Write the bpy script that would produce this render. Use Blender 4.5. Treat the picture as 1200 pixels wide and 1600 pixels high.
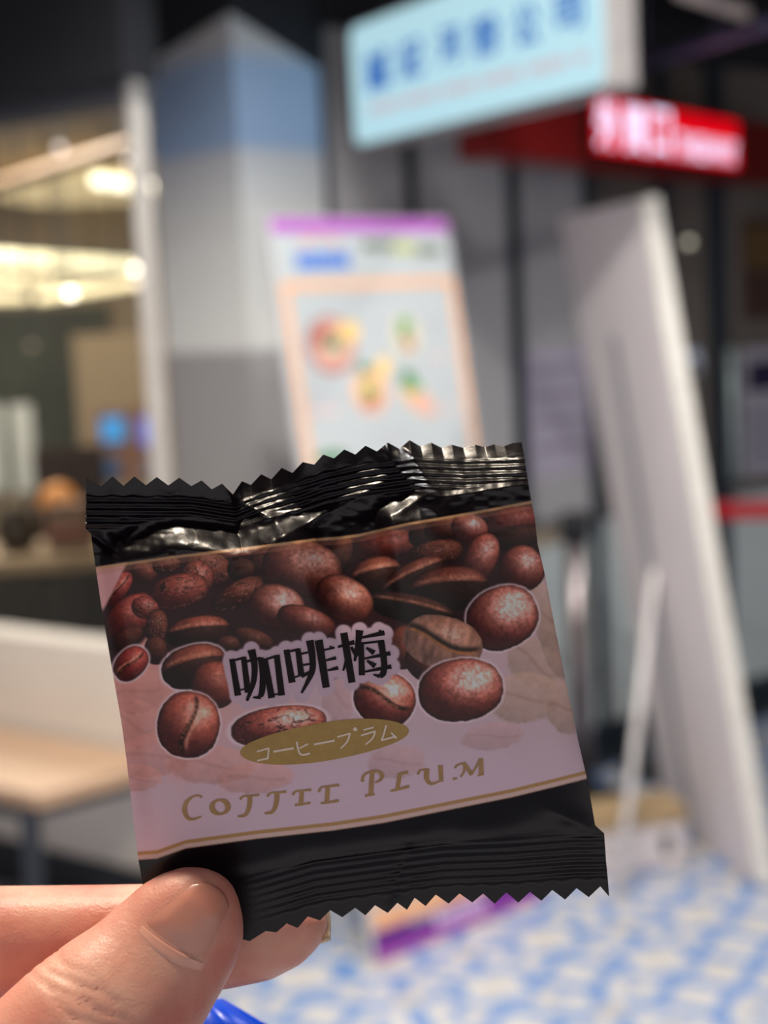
import bpy, bmesh, math, random
import numpy as np
from mathutils import Vector, Matrix

for _o in list(bpy.data.objects):
    bpy.data.objects.remove(_o, do_unlink=True)
scene = bpy.context.scene
COL = scene.collection
random.seed(4)
RNG = np.random.RandomState(7)

# ------------------------------------------------------------------ camera
F = 2311.0                       # focal length in pixels of a 1200x1600 frame
HCAM = 1.5
PITCH = math.atan(300.0 / F)
ROLL = math.radians(2.86)
r0 = Vector((1, 0, 0))
fwd = Vector((0, math.cos(PITCH), -math.sin(PITCH)))
up0 = Vector((0, math.sin(PITCH), math.cos(PITCH)))
c_right = r0 * math.cos(ROLL) - up0 * math.sin(ROLL)
c_up = r0 * math.sin(ROLL) + up0 * math.cos(ROLL)
CAM = Vector((0, 0, HCAM))
ROT = Matrix((c_right, c_up, -fwd)).transposed()
DW = 0.18                        # distance to the wrapper
K = DW / F                       # metres per photo pixel at the wrapper

cam_d = bpy.data.cameras.new('camera')
cam = bpy.data.objects.new('camera', cam_d)
COL.objects.link(cam)
cam_d.sensor_fit = 'VERTICAL'
cam_d.sensor_height = 36.0
cam_d.sensor_width = 27.0
cam_d.lens = 36.0 * F / 1600.0
cam_d.clip_start = 0.01
cam_d.dof.use_dof = True
cam_d.dof.focus_distance = DW - 0.003
cam_d.dof.aperture_fstop = 18.0
cam.matrix_world = Matrix.Translation(CAM) @ ROT.to_4x4()
scene.camera = cam

# ------------------------------------------------------------------ world and exposure
w = bpy.data.worlds.new('mall_air')
scene.world = w
w.use_nodes = True
w.node_tree.nodes['Background'].inputs[0].default_value = (0.86, 0.81, 0.80, 1)
w.node_tree.nodes['Background'].inputs[1].default_value = 1.15
scene.view_settings.view_transform = 'Standard'
scene.view_settings.look = 'None'
scene.view_settings.exposure = 0.0
scene.view_settings.gamma = 1.0
scene.view_settings.use_curve_mapping = False

# unseen downlights of the corridor, all after the first added to light the front: x, y, z, watts, colour, cone
LAMPS = [(-0.30, 0.62, 3.1, 215, (1.0, 0.85, 0.68), 140),
         (0.95, 1.75, 3.1, 130, (1.0, 0.97, 0.93), 130),
         (0.35, 2.7, 3.1, 125, (1.0, 0.98, 0.95), 130),
         (1.75, 3.2, 3.1, 125, (1.0, 0.98, 0.95), 130),
         (-0.15, 2.4, 3.1, 235, (1.0, 0.98, 0.94), 130),
         (-1.6, 2.2, 3.1, 160, (1.0, 0.97, 0.93), 130)]

# ------------------------------------------------------------------ helpers
def ray(px, py):
    d = c_right * ((px - 600) / F) + c_up * (-(py - 800) / F) + fwd
    return d

def at_z(px, py, z):
    d = ray(px, py)
    t = (z - CAM.z) / d.z
    return CAM + d * t

def at_depth(px, py, y):
    d = ray(px, py)
    return CAM + d * (y / d.y)

class Plane:
    def __init__(s, o, eu, ev):
        s.o = Vector(o); s.eu = Vector(eu).normalized(); s.ev = Vector(ev).normalized()
        s.n = s.eu.cross(s.ev).normalized()
    def hit(s, px, py):
        d = ray(px, py)
        t = (s.o - CAM).dot(s.n) / d.dot(s.n)
        q = CAM + d * t - s.o
        return q.dot(s.eu), q.dot(s.ev)
    def p(s, u, v, k=0.0):
        return s.o + s.eu * u + s.ev * v + s.n * k
    def matrix(s):
        m = Matrix((s.eu, s.ev, s.n)).transposed().to_4x4()
        m.translation = s.o
        return m

def lin(c):
    return tuple((x / 255 / 12.92) if x / 255 <= 0.04045 else ((x / 255 + 0.055) / 1.055) ** 2.4 for x in c)

MATS = {}
def mat(name, rgb, rough=0.55, metal=0.0, emit=None, es=0.0, var=0.08, scale=30.0, bump=0.0, spec=0.5):
    if name in MATS:
        return MATS[name]
    m = bpy.data.materials.new(name); m.use_nodes = True
    nt = m.node_tree; b = nt.nodes['Principled BSDF']
    c = lin(rgb)
    b.inputs['Roughness'].default_value = rough
    b.inputs['Metallic'].default_value = metal
    b.inputs['Specular IOR Level'].default_value = spec
    tc = nt.nodes.new('ShaderNodeTexCoord'); nz = nt.nodes.new('ShaderNodeTexNoise')
    nz.inputs['Scale'].default_value = scale; nz.inputs['Detail'].default_value = 3
    rp = nt.nodes.new('ShaderNodeValToRGB')
    rp.color_ramp.elements[0].position = 0.3; rp.color_ramp.elements[1].position = 0.7
    rp.color_ramp.elements[0].color = (*[x * (1 - var) for x in c], 1)
    rp.color_ramp.elements[1].color = (*[min(1, x * (1 + var)) for x in c], 1)
    nt.links.new(tc.outputs['Object'], nz.inputs['Vector'])
    nt.links.new(nz.outputs['Fac'], rp.inputs['Fac'])
    nt.links.new(rp.outputs['Color'], b.inputs['Base Color'])
    if emit:
        b.inputs['Emission Color'].default_value = (*lin(emit), 1)
        b.inputs['Emission Strength'].default_value = es
    if bump:
        bp = nt.nodes.new('ShaderNodeBump'); bp.inputs['Strength'].default_value = bump
        bp.inputs['Distance'].default_value = 0.002
        nt.links.new(nz.outputs['Fac'], bp.inputs['Height']); nt.links.new(bp.outputs['Normal'], b.inputs['Normal'])
    MATS[name] = m
    return m

def glass_mat(name, tint=(1, 1, 1), gloss=0.05, rough=0.0):
    m = bpy.data.materials.new(name); m.use_nodes = True
    nt = m.node_tree; nt.nodes.clear()
    out = nt.nodes.new('ShaderNodeOutputMaterial'); mx = nt.nodes.new('ShaderNodeMixShader')
    tr = nt.nodes.new('ShaderNodeBsdfTransparent'); gl = nt.nodes.new('ShaderNodeBsdfGlossy')
    mx.inputs[0].default_value = gloss
    tr.inputs[0].default_value = (*tint, 1); gl.inputs['Roughness'].default_value = rough
    nt.links.new(tr.outputs[0], mx.inputs[1])
    nt.links.new(gl.outputs[0], mx.inputs[2]); nt.links.new(mx.outputs[0], out.inputs[0])
    return m

def mesh_obj(name, verts, faces, m, parent=None, smooth=False, matrix=None):
    me = bpy.data.meshes.new(name)
    me.from_pydata([tuple(v) for v in verts], [], faces)
    me.update()
    if m: me.materials.append(m)
    if smooth:
        me.polygons.foreach_set('use_smooth', [True] * len(me.polygons))
    o = bpy.data.objects.new(name, me); COL.objects.link(o)
    if parent: o.parent = parent
    if matrix is not None: o.matrix_local = matrix
    return o

def bm_obj(name, bm, m, parent=None, smooth=False):
    me = bpy.data.meshes.new(name)
    bmesh.ops.recalc_face_normals(bm, faces=bm.faces)
    bm.to_mesh(me); bm.free()
    if m: me.materials.append(m)
    if smooth: me.polygons.foreach_set('use_smooth', [True] * len(me.polygons))
    o = bpy.data.objects.new(name, me); COL.objects.link(o)
    if parent: o.parent = parent
    return o

def bx(bm, x0, x1, y0, y1, z0, z1, bev=0.0, M=None):
    vs = [bm.verts.new((x, y, z)) for x in (x0, x1) for y in (y0, y1) for z in (z0, z1)]
    fs = [bm.faces.new([vs[i] for i in q]) for q in ((0, 1, 3, 2), (4, 6, 7, 5), (0, 4, 5, 1), (2, 3, 7, 6), (0, 2, 6, 4), (1, 5, 7, 3))]
    if bev:
        es = list({e for f in fs for e in f.edges})
        r = bmesh.ops.bevel(bm, geom=es, offset=bev, segments=2, affect='EDGES', clamp_overlap=True)
        vs = list({v for f in bm.faces for v in f.verts}) if M is None else list({v for f in r['faces'] for v in f.verts} | {v for v in vs if v.is_valid})
    if M is not None:
        for v in vs: v.co = M @ v.co

def box(name, x0, x1, y0, y1, z0, z1, m, parent=None, bev=0.0):
    bm = bmesh.new(); bx(bm, x0, x1, y0, y1, z0, z1, bev)
    return bm_obj(name, bm, m, parent)

def tube(bm, a, b, ra, rb=None, seg=16, caps=True):
    a = Vector(a); b = Vector(b); rb = ra if rb is None else rb
    d = (b - a).normalized(); q = d.to_track_quat('Z', 'Y')
    R1 = []; R2 = []
    for i in range(seg):
        t = 2 * math.pi * i / seg; e = q @ Vector((math.cos(t), math.sin(t), 0))
        R1.append(bm.verts.new(a + e * ra)); R2.append(bm.verts.new(b + e * rb))
    for i in range(seg):
        j = (i + 1) % seg; bm.faces.new((R1[i], R1[j], R2[j], R2[i]))
    if caps:
        bm.faces.new(R1[::-1]); bm.faces.new(R2)

def lathe(bm, prof, seg=20, c=(0, 0, 0)):
    rings = []
    for r, z in prof:
        rings.append([bm.verts.new((c[0] + r * math.cos(2 * math.pi * i / seg), c[1] + r * math.sin(2 * math.pi * i / seg), c[2] + z)) for i in range(seg)])
    for a, b in zip(rings, rings[1:]):
        for i in range(seg):
            j = (i + 1) % seg; bm.faces.new((a[i], a[j], b[j], b[i]))
    bm.faces.new(rings[0][::-1]); bm.faces.new(rings[-1])

def empty(name, loc=(0, 0, 0), M=None):
    o = bpy.data.objects.new(name, None); COL.objects.link(o)
    o.empty_display_size = 0.05
    if M is not None: o.matrix_world = M
    else: o.location = loc
    return o

def tag(o, label, cat, group=None, kind=None):
    o['label'] = label; o['category'] = cat
    if group: o['group'] = group
    if kind: o['kind'] = kind
    return o

def struct(o, label=None, cat=None):
    o['kind'] = 'structure'
    if label: o['label'] = label
    if cat: o['category'] = cat
    return o

def copy_tree(o, parent=None):
    c = o.copy(); COL.objects.link(c); c.parent = parent
    for ch in list(o.children): copy_tree(ch, c)
    return c

def text_mesh(body, offset=0.0):
    cu = bpy.data.curves.new('glyph', 'FONT'); cu.body = body; cu.offset = offset
    o = bpy.data.objects.new('glyph', cu); COL.objects.link(o)
    dg = bpy.context.evaluated_depsgraph_get()
    me = bpy.data.meshes.new_from_object(o.evaluated_get(dg))
    bpy.data.objects.remove(o, do_unlink=True)
    V = np.array([v.co[:2] for v in me.vertices]); P = [tuple(p.vertices) for p in me.polygons]
    lo, hi = V.min(0), V.max(0)
    return (V - lo) / (hi - lo), P, (hi - lo)

# ------------------------------------------------------------------ big frames of the place
A = Vector((0.788, 0.616, 0)).normalized()         # along the glazed front
Z = Vector((0, 0, 1))
base = at_z(945, 1172, 0)
FAC = Plane(base, A, Z)                            # normal points to the viewer side
if FAC.n.y > 0: FAC.n = -FAC.n
p1 = at_z(192, 1166, 0.45); p2 = at_z(0, 1132, 0.45)
B = Vector((p1.x - p2.x, p1.y - p2.y, 0)).normalized()
STO = Plane((p1.x, p1.y, 0), B, Z)
NS = STO.n.copy()
if NS.y > 0: NS = -NS

def fac_u(px, py): return FAC.hit(px, py)[0]
def mk_plane_root(name, P):
    m = Matrix((P.eu, P.ev, P.eu.cross(P.ev))).transposed().to_4x4(); m.translation = P.o
    return empty(name, M=m)

# ================================================================== SETTING
# --- floor with pattern tiles
def tile_mat(name, var):
    m = bpy.data.materials.new(name); m.use_nodes = True
    nt = m.node_tree; b = nt.nodes['Principled BSDF']; L = nt.links.new
    b.inputs['Roughness'].default_value = 0.32
    tc = nt.nodes.new('ShaderNodeTexCoord'); sp = nt.nodes.new('ShaderNodeSeparateXYZ')
    L(tc.outputs['Object'], sp.inputs[0])
    def mth(op, a, bb=None):
        n = nt.nodes.new('ShaderNodeMath'); n.operation = op
        for i, x in enumerate((a, bb)):
            if x is None: continue
            if isinstance(x, (int, float)): n.inputs[i].default_value = x
            else: L(x, n.inputs[i])
        return n.outputs[0]
    def fold(o):      # repeat in 0.2 m cells so the bare floor carries the same pattern
        return mth('ABSOLUTE', mth('SUBTRACT', mth('MODULO', mth('ADD', o, 100.1), 0.2), 0.1))
    ax, ay = fold(sp.outputs[0]), fold(sp.outputs[1])
    mxx, mnn = mth('MAXIMUM', ax, ay), mth('MINIMUM', ax, ay)
    sm = mth('ADD', ax, ay)
    pat = [(mth('MULTIPLY', mth('GREATER_THAN', mxx, 0.066), mth('LESS_THAN', mnn, 0.066)), mth('LESS_THAN', sm, 0.028)),       # edge bars
           (mth('MAXIMUM', mth('LESS_THAN', mnn, 0.022), mth('GREATER_THAN', mnn, 0.068)), mth('LESS_THAN', mxx, 0.03)),          # cross
           (mth('MULTIPLY', mth('GREATER_THAN', sm, 0.07), mth('LESS_THAN', sm, 0.12)), mth('GREATER_THAN', sm, 0.165))]         # diamond ring
    if var < 3:
        blue, tan = pat[var]
    else:             # bare floor: each 0.2 m cell takes one of the three patterns
        cb_ = nt.nodes.new('ShaderNodeCombineXYZ'); wn = nt.nodes.new('ShaderNodeTexWhiteNoise'); wn.noise_dimensions = '2D'
        L(mth('FLOOR', mth('MULTIPLY', mth('ADD', sp.outputs[0], 0.1), 5.0)), cb_.inputs[0]); L(mth('FLOOR', mth('MULTIPLY', mth('ADD', sp.outputs[1], 0.1), 5.0)), cb_.inputs[1]); L(cb_.outputs[0], wn.inputs[0])
        v = wn.outputs['Value']; s0 = mth('LESS_THAN', v, 0.333); s2_ = mth('GREATER_THAN', v, 0.666); s1x = mth('SUBTRACT', mth('SUBTRACT', 1.0, s0), s2_)
        mix3 = lambda k: mth('ADD', mth('ADD', mth('MULTIPLY', pat[0][k], s0), mth('MULTIPLY', pat[1][k], s1x)), mth('MULTIPLY', pat[2][k], s2_))
        blue, tan = mix3(0), mix3(1)
    nz = nt.nodes.new('ShaderNodeTexNoise'); nz.inputs['Scale'].default_value = 25; L(tc.outputs['Object'], nz.inputs['Vector'])
    rp = nt.nodes.new('ShaderNodeValToRGB')
    rp.color_ramp.elements[0].color = (*lin((172, 170, 172)), 1); rp.color_ramp.elements[1].color = (*lin((204, 201, 198)), 1)
    L(nz.outputs['Fac'], rp.inputs['Fac'])
    m1 = nt.nodes.new('ShaderNodeMixRGB'); m1.inputs[2].default_value = (*lin((104, 136, 186)), 1)
    m2 = nt.nodes.new('ShaderNodeMixRGB'); m2.inputs[2].default_value = (*lin((186, 178, 166)), 1)
    L(blue, m1.inputs[0]); L(rp.outputs['Color'], m1.inputs[1]); L(tan, m2.inputs[0]); L(m1.outputs[0], m2.inputs[1])
    L(m2.outputs[0], b.inputs['Base Color'])
    return m
T_MATS = [tile_mat('tile_edge_bars', 0), tile_mat('tile_cross', 1), tile_mat('tile_diamond', 2)]
TY = math.radians(14)
floor = box('floor', -11, 11, -9, 16, -0.06, -0.004, tile_mat('floor_pattern', 3)); floor.location = (0, 2.3, 0); floor.rotation_euler = (0, 0, TY); struct(floor, 'blue and white patterned tile floor of the mall corridor', 'floor')
tmesh = []
for m in T_MATS:
    bm = bmesh.new(); bx(bm, -0.0985, 0.0985, -0.0985, 0.0985, -0.004, 0.0, 0.0015)
    me = bpy.data.meshes.new('tile'); bmesh.ops.recalc_face_normals(bm, faces=bm.faces); bm.to_mesh(me); bm.free(); me.materials.append(m); tmesh.append(me)
n_tiles = 0
for j in range(-2, 22):
    for i in range(-8, 14):
        lx, ly = i * 0.2, 2.3 + j * 0.2
        wx, wy = lx * math.cos(TY) - (ly - 2.3) * math.sin(TY), 2.3 + lx * math.sin(TY) + (ly - 2.3) * math.cos(TY)
        q = Vector((wx, wy, 0))
        if (q - FAC.o).dot(FAC.n) < 0.4 or (q - STO.o).dot(NS) < 0.25: continue
        if abs(wx / max(wy, .1)) > 0.42 or wy > 5.6 or wy < 2.3 or n_tiles >= 290: continue
        n_tiles += 1
        t = bpy.data.objects.new('tile', tmesh[random.randrange(3)]); COL.objects.link(t)
        t.parent = floor; t.location = (lx, ly - 2.3, 0.0); t.rotation_euler = (0, 0, math.pi / 2 * ((i + j) % 4))

dark = mat('dark_ceiling_paint', (30, 30, 36), 0.8)
ceil = box('ceiling', -8, 8, -4, 16, 3.2, 3.3, dark); struct(ceil, 'dark open mall ceiling', 'ceiling')

mall_wall = mat('mall_wall_paint', (176, 170, 168), 0.7, var=0.03, scale=1)
struct(box('wall_far_left', -8.1, -8.0, -4, 16, 0, 3.2, mall_wall), 'plain pale wall across the corridor', 'wall')
struct(box('wall_right', 8.0, 8.1, -4, 16, 0, 3.2, mall_wall), 'plain pale wall at the far right of the corridor', 'wall')
struct(box('wall_far', -8.0, 8.0, 16.0, 16.1, 0, 3.2, mall_wall), 'plain pale wall at the far end', 'wall')
# --- glazed front (wall_front) : panels between dark mullions
g_up = mat('grey_glazing_film', (182, 180, 182), 0.35, var=0.04, scale=2)
g_lo = mat('frosted_glazing_film', (206, 214, 214), 0.4, var=0.03, scale=2)
g_dk = mat('dark_glazing', (112, 104, 98), 0.2, var=0.15, scale=3)
mul = mat('slate_mullion', (44, 52, 62), 0.4)
wf = mk_plane_root('wall_front', FAC); struct(wf, 'grey glazed shop front with slate mullions', 'wall')
# local frame of wf: x along, y up, z toward  (eu x ev) ; sign of the viewer side:
SG = 1.0 if FAC.eu.cross(FAC.ev).dot(FAC.n) > 0 else -1.0
def fbox(name, u0, u1, v0, v1, k0, k1, m, bev=0.0, parent=wf):
    a, b = sorted((SG * k0, SG * k1))
    return box(name, u0, u1, v0, v1, a, b, m, parent, bev)
mu = [fac_u(505, 300), fac_u(637, 300), fac_u(803, 500), fac_u(912, 300), fac_u(1030, 300), fac_u(1125, 900), fac_u(1125, 900) + 1.0, fac_u(1125, 900) + 2.2]
mw = [0.02, 0.022, 0.03, 0.024, 0.05, 0.07, 0.05, 0.05]
for u, ww in zip(mu, mw):
    fbox('mullion', u - ww / 2, u + ww / 2, 0.0, 2.32, -0.02, 0.035, mul, 0.004)
for k in range(len(mu) - 1):
    u0, u1 = mu[k] + mw[k] / 2, mu[k + 1] - mw[k + 1] / 2
    if k < 3:
        fbox('panel', u0, u1, 0.83, 2.32, -0.012, 0.0, g_up); fbox('panel', u0, u1, 0.10, 0.80, -0.012, 0.0, g_lo)
    else:
        fbox('panel', u0, u1, 0.83, 2.32, -0.012, 0.0, g_dk); fbox('panel', u0, u1, 0.10, 0.80, -0.012, 0.0, g_lo)
    fbox('rail', u0, u1, 0.80, 0.83, -0.02, 0.012, mat('rail_grey', (120, 118, 116), 0.4), 0.003)
    fbox('base_rail', u0, u1, 0.0, 0.10, -0.02, 0.03, mul, 0.004)
fbox('threshold', mu[0] + 0.25, mu[-1], 0.0, 0.014, 0.03, 0.13, mat('threshold_dark', (48, 54, 62), 0.4), 0.003)
fbox('header', mu[0], mu[-1], 2.32, 3.2, -0.03, 0.03, dark)

# --- storefront on the left: low wall, post, header, glass
ws = mk_plane_root('wall_left', STO); struct(ws, 'low white wall with glass above and dark header', 'wall')
SS = 1.0 if STO.eu.cross(STO.ev).dot(NS) > 0 else -1.0
def sbox(name, u0, u1, v0, v1, k0, k1, m, bev=0.0, parent=ws):
    a, b = sorted((SS * k0, SS * k1))
    return box(name, u0, u1, v0, v1, a, b, m, parent, bev)
us = STO.hit(243, 700)[0]
zl = STO.hit(100, 1003)[1]
U0 = us - 3.2
white_w = mat('low_wall_paint', (226, 217, 206), 0.6, var=0.03, scale=4)
sbox('low_wall', U0, us, 0.12, zl, -0.10, 0.0, white_w, 0.004)
sbox('skirting', U0, us, 0.0, 0.12, -0.10, 0.012, mat('dark_skirting', (44, 46, 52), 0.5))
zh = STO.hit(120, 138)[1]
sbox('header', U0, us, zh, 3.2, -0.10, 0.02, dark)
sbox('header_trim', U0, us, zh - 0.05, zh, -0.08, 0.0, mat('header_trim', (66, 66, 72), 0.5))
sbox('post', us - 0.022, us, zl, zh, -0.05, 0.0, mat('post_aluminium', (214, 206, 198), 0.35, 0.2), 0.004)
sbox('glass_pane', U0, us - 0.022, zl, zh - 0.05, -0.045, -0.037, glass_mat('clear_glass'))

# --- column, toned in bands by height
colm = bpy.data.materials.new('column_bands'); colm.use_nodes = True
nt = colm.node_tree; b_ = nt.nodes['Principled BSDF']; b_.inputs['Roughness'].default_value = 0.45
tc = nt.nodes.new('ShaderNodeTexCoord'); sp = nt.nodes.new('ShaderNodeSeparateXYZ'); rp = nt.nodes.new('ShaderNodeValToRGB')
mr = nt.nodes.new('ShaderNodeMapRange'); mr.inputs[1].default_value = 0.0; mr.inputs[2].default_value = 3.2
nt.links.new(tc.outputs['Object'], sp.inputs[0]); nt.links.new(sp.outputs[2], mr.inputs[0]); nt.links.new(mr.outputs[0], rp.inputs[0]); nt.links.new(rp.outputs[0], b_.inputs['Base Color'])
cc = at_depth(392, 560, 4.0)
def zc(py): return at_depth(392, py, 4.0).z
els = rp.color_ramp.elements; rp.color_ramp.interpolation = 'LINEAR'
els[0].position = 0; els[0].color = (*lin((160, 156, 156)), 1)
els[1].position = 1; els[1].color = (*lin((196, 192, 190)), 1)
for z, c in ((zc(552), (160, 156, 156)), (zc(543), (226, 225, 220)), (zc(330), (218, 218, 216)), (zc(235), (190, 192, 198)), (zc(222), (146, 170, 204)), (zc(95), (160, 184, 216)), (zc(60), (206, 204, 204))):
    e = els.new(z / 3.2); e.color = (*lin(c), 1)
zt = zc(18)
cdir = Vector((0.70, 0.71, 0)).normalized(); ldir = Vector((-0.71, 0.70, 0)).normalized()
def hitdir(o, d, px, py):    # where a horizontal line from o meets the vertical view plane of pixel column
    rr = ray(px, py); t = (o.x * rr.y - o.y * rr.x) / (d.y * rr.x - d.x * rr.y)
    return t
tr_ = hitdir(cc, cdir, 508, 300); tl_ = hitdir(cc, ldir, 250, 400)
c0 = Vector((cc.x, cc.y, 0))
quad = [c0, c0 + cdir * tr_, c0 + cdir * tr_ + ldir * tl_, c0 + ldir * tl_]
def zcol(q, px, py): 
    dd = ray(px, py); return CAM.z + dd.z * (q.y / dd.y)
tops = [zt, zcol(quad[1], 503, 108), zt - 0.05, zcol(quad[3], 246, 100)]
column = empty('column', c0); struct(column, 'square column in pale grey and blue bands with black top', 'column')
lo = [q - c0 for q in quad]; hi = [q - c0 + Vector((0, 0, t)) for q, t in zip(quad, tops)]
mesh_obj('shaft', lo + hi, [(3, 2, 1, 0)] + [(i, (i + 1) % 4, 4 + (i + 1) % 4, 4 + i) for i in range(4)], colm, column)
top3 = [Vector((v.x, v.y, 3.2)) for v in hi]
mesh_obj('column_head', hi + top3, [(i, (i + 1) % 4, 4 + (i + 1) % 4, 4 + i) for i in range(4)] + [(4, 5, 6, 7)], dark, column)

# --- shop interior behind the storefront glass
wi = empty('wall_back', (0, 11.0, 0)); struct(wi, 'brown back wall of the lit restaurant', 'wall')
beige = mat('interior_plaster', (150, 136, 116), 0.7, var=0.1, scale=1.5)
box('plaster', -6.5, -0.2, 0, 0.1, 0, 3.2, beige, wi)
box('dark_board', -3.6, -1.95, -0.04, 0, 0.4, 1.72, mat('green_board', (64, 70, 60), 0.5, var=0.3, scale=2), wi)
iceil = box('ceiling_interior', -6.0, -0.4, 4.95, 11.0, 2.62, 2.68, mat('interior_ceiling', (176, 160, 142), 0.7)); struct(iceil, 'pale ceiling of the restaurant', 'ceiling')

# ================================================================== CORRIDOR LAMPS
housing = mat('lamp_housing', (190, 190, 190), 0.4)
for i, (x, y, z, wt, c, cone) in enumerate(LAMPS):
    t = empty('ceiling_downlight', (x, y, z))
    bm = bmesh.new(); lathe(bm, [(0.075, 0.02), (0.085, 0.0), (0.085, 0.1), (0.07, 0.1)], 24); bm_obj('housing', bm, housing, t, True)
    bm = bmesh.new(); lathe(bm, [(0.06, 0.012), (0.062, 0.015), (0.06, 0.018)], 20)
    bm_obj('lens', bm, mat('lamp_lens_%d' % i, (255, 250, 240), 0.4, emit=tuple(int(255 * v ** 0.45) for v in c), es=6), t)
    tag(t, 'unseen round recessed ceiling downlight with pale housing over the corridor', 'downlight', 'corridor ceiling downlights')
    ld = bpy.data.lights.new('downlight_beam', 'SPOT'); ld.energy = wt; ld.color = c; ld.spot_size = math.radians(cone); ld.spot_blend = 0.6
    ld.shadow_soft_size = 0.05
    lo_ = bpy.data.objects.new('downlight_beam', ld); COL.objects.link(lo_); lo_.parent = t; lo_.location = (0, 0, 0.005)

# ================================================================== SIGN BOX (hangs from the ceiling, end on to the front)
sn = at_depth(945, 137, 3.3); sf = at_depth(555, 222, 4.2)
zb = (sn.z + sf.z) / 2
SIG = Plane((sf.x, sf.y, zb), Vector((sn.x - sf.x, sn.y - sf.y, 0)), Z)
sl = (Vector((sn.x, sn.y, 0)) - Vector((sf.x, sf.y, 0))).length
sh = SIG.hit(548, 44)[1]
sr = mk_plane_root('hanging_sign', SIG)
tag(sr, 'backlit white sign box with blue Chinese characters hanging from the ceiling', 'sign')
SK = 1.0 if SIG.eu.cross(SIG.ev).dot(CAM - SIG.o) > 0 else -1.0
def kbox(name, u0, u1, v0, v1, k0, k1, m, bev=0.0):
    a, b = sorted((SK * k0, SK * k1)); return box(name, u0, u1, v0, v1, a, b, m, sr, bev)
kbox('housing', -0.012, sl + 0.012, -0.012, sh + 0.012, -0.09, -0.004, mat('sign_housing', (168, 162, 160), 0.4), 0.008)
face_m = mat('sign_face', (70, 84, 88), 0.3, emit=(176, 215, 226), es=1.0, var=0.01)
bm = bmesh.new()
def rrect(bm, u0, u1, v0, v1, r, k, seg=6):
    vs = []
    for cx, cy, a0 in ((u1 - r, v1 - r, 0), (u0 + r, v1 - r, 90), (u0 + r, v0 + r, 180), (u1 - r, v0 + r, 270)):
        for s in range(seg + 1):
            a = math.radians(a0 + 90 * s / seg); vs.append(bm.verts.new((cx + r * math.cos(a), cy + r * math.sin(a), k)))
    return bm.faces.new(vs)
f0 = rrect(bm, 0, sl, 0, sh, 0.03, SK * 0.0); r_ = bmesh.ops.extrude_face_region(bm, geom=[f0])
for v in r_['geom']:
    if isinstance(v, bmesh.types.BMVert): v.co.z -= SK * 0.006
face_o = bm_obj('face', bm, face_m, sr)
ink = mat('sign_blue', (6, 40, 80), 0.4, emit=(10, 98, 192), es=0.8, var=0.01)
def glyph(name, body, plane_sign, parent, m, u0, u1, v0, v1, k, bold):
    V, P, _ = text_mesh(body, 0.0)      # a heavy cut: the outline repeated with small shifts
    vs = []; fs = []
    for n_, (dx, dy) in enumerate(((0, 0), (1, 0), (-1, 0), (0, .6), (0, -.6), (.7, .5), (-.7, -.5))):
        off = len(vs)
        vs += [(u0 + (u1 - u0) * (bold + (1 - 2 * bold) * a + dx * bold), v0 + (v1 - v0) * (bold + (1 - 2 * bold) * b + dy * bold), k * (1 + 0.01 * n_)) for a, b in V]
        fs += [tuple(off + i for i in f) for f in P]
    return mesh_obj(name, vs, fs, m, parent)
def zz(x, y): return 540 + x * 0.35, y * 0.35
for ch, x0, y0, x1, y1 in (('誠', 90, 215, 200, 410), ('記', 245, 165, 350, 352), ('河', 415, 112, 522, 285), ('粉', 570, 62, 695, 255), ('公', 755, 5, 868, 212), ('司', 935, -45, 1065, 138)):
    a = SIG.hit(*zz(x0, (y0 + y1) / 2 + 3)); b = SIG.hit(*zz(x1, (y0 + y1) / 2 - 3))
    vt = SIG.hit(*zz((x0 + x1) / 2, y0)); vb = SIG.hit(*zz((x0 + x1) / 2, y1))
    glyph('character', ch, SK, face_o, ink, a[0], b[0], vb[1], vt[1], SK * 0.003, 0.04)
pk = mat('sign_pink', (84, 66, 70), 0.4, emit=(206, 178, 186), es=0.85)
ua, va = SIG.hit(*zz(110, 490)); ub, vb2 = SIG.hit(*zz(1080, 250))
u = ua; k = 0
while u < ub:
    wd = (0.012, 0.016, 0.010, 0.014, 0.018)[k % 5]; k += 1
    vm = va + (vb2 - va) * (u - ua) / (ub - ua)
    if k % 8: kbox('print_mark', u, u + wd, vm - 0.011, vm + 0.011, 0.001, 0.003, pk)
    u += wd + 0.008
for uu in (0.12 * sl, 0.85 * sl):
    bm = bmesh.new(); tube(bm, (uu, sh + 0.005, -SK * 0.045), (uu, 3.2 - zb, -SK * 0.045), 0.008, seg=10); bm_obj('hanger_rod', bm, mul, sr)

# ================================================================== RED BULKHEAD with LED board
rl = at_depth(785, 238, 4.0); rr_ = at_depth(1200, 292, 5.45)
zr = (rl.z + rr_.z) / 2
RED = Plane((rl.x, rl.y, zr), Vector((rr_.x - rl.x, rr_.y - rl.y, 0)), Z)
RK = 1.0 if RED.eu.cross(RED.ev).dot(CAM - RED.o) > 0 else -1.0
L_ = (Vector((rr_.x, rr_.y, 0)) - Vector((rl.x, rl.y, 0))).length + 0.8
rh = RED.hit(1195, 192)[1]
rb = mk_plane_root('red_canopy', RED); tag(rb, 'dark red canopy beam above the shop doors', 'canopy')
def rbox(name, u0, u1, v0, v1, k0, k1, m, parent=rb, bev=0.0):
    a, b = sorted((RK * k0, RK * k1)); return box(name, u0, u1, v0, v1, a, b, m, parent, bev)
rm = mat('red_lacquer', (132, 24, 24), 0.35)
rbox('fascia', 0, L_, 0, rh, -0.03, 0.0, rm, bev=0.004)
rbox('soffit', 0, L_, 0.0, 0.02, -0.14, -0.03, rm)
rbox('end_panel', 0, 0.02, 0.02, rh, -0.14, -0.03, rm)
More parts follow.
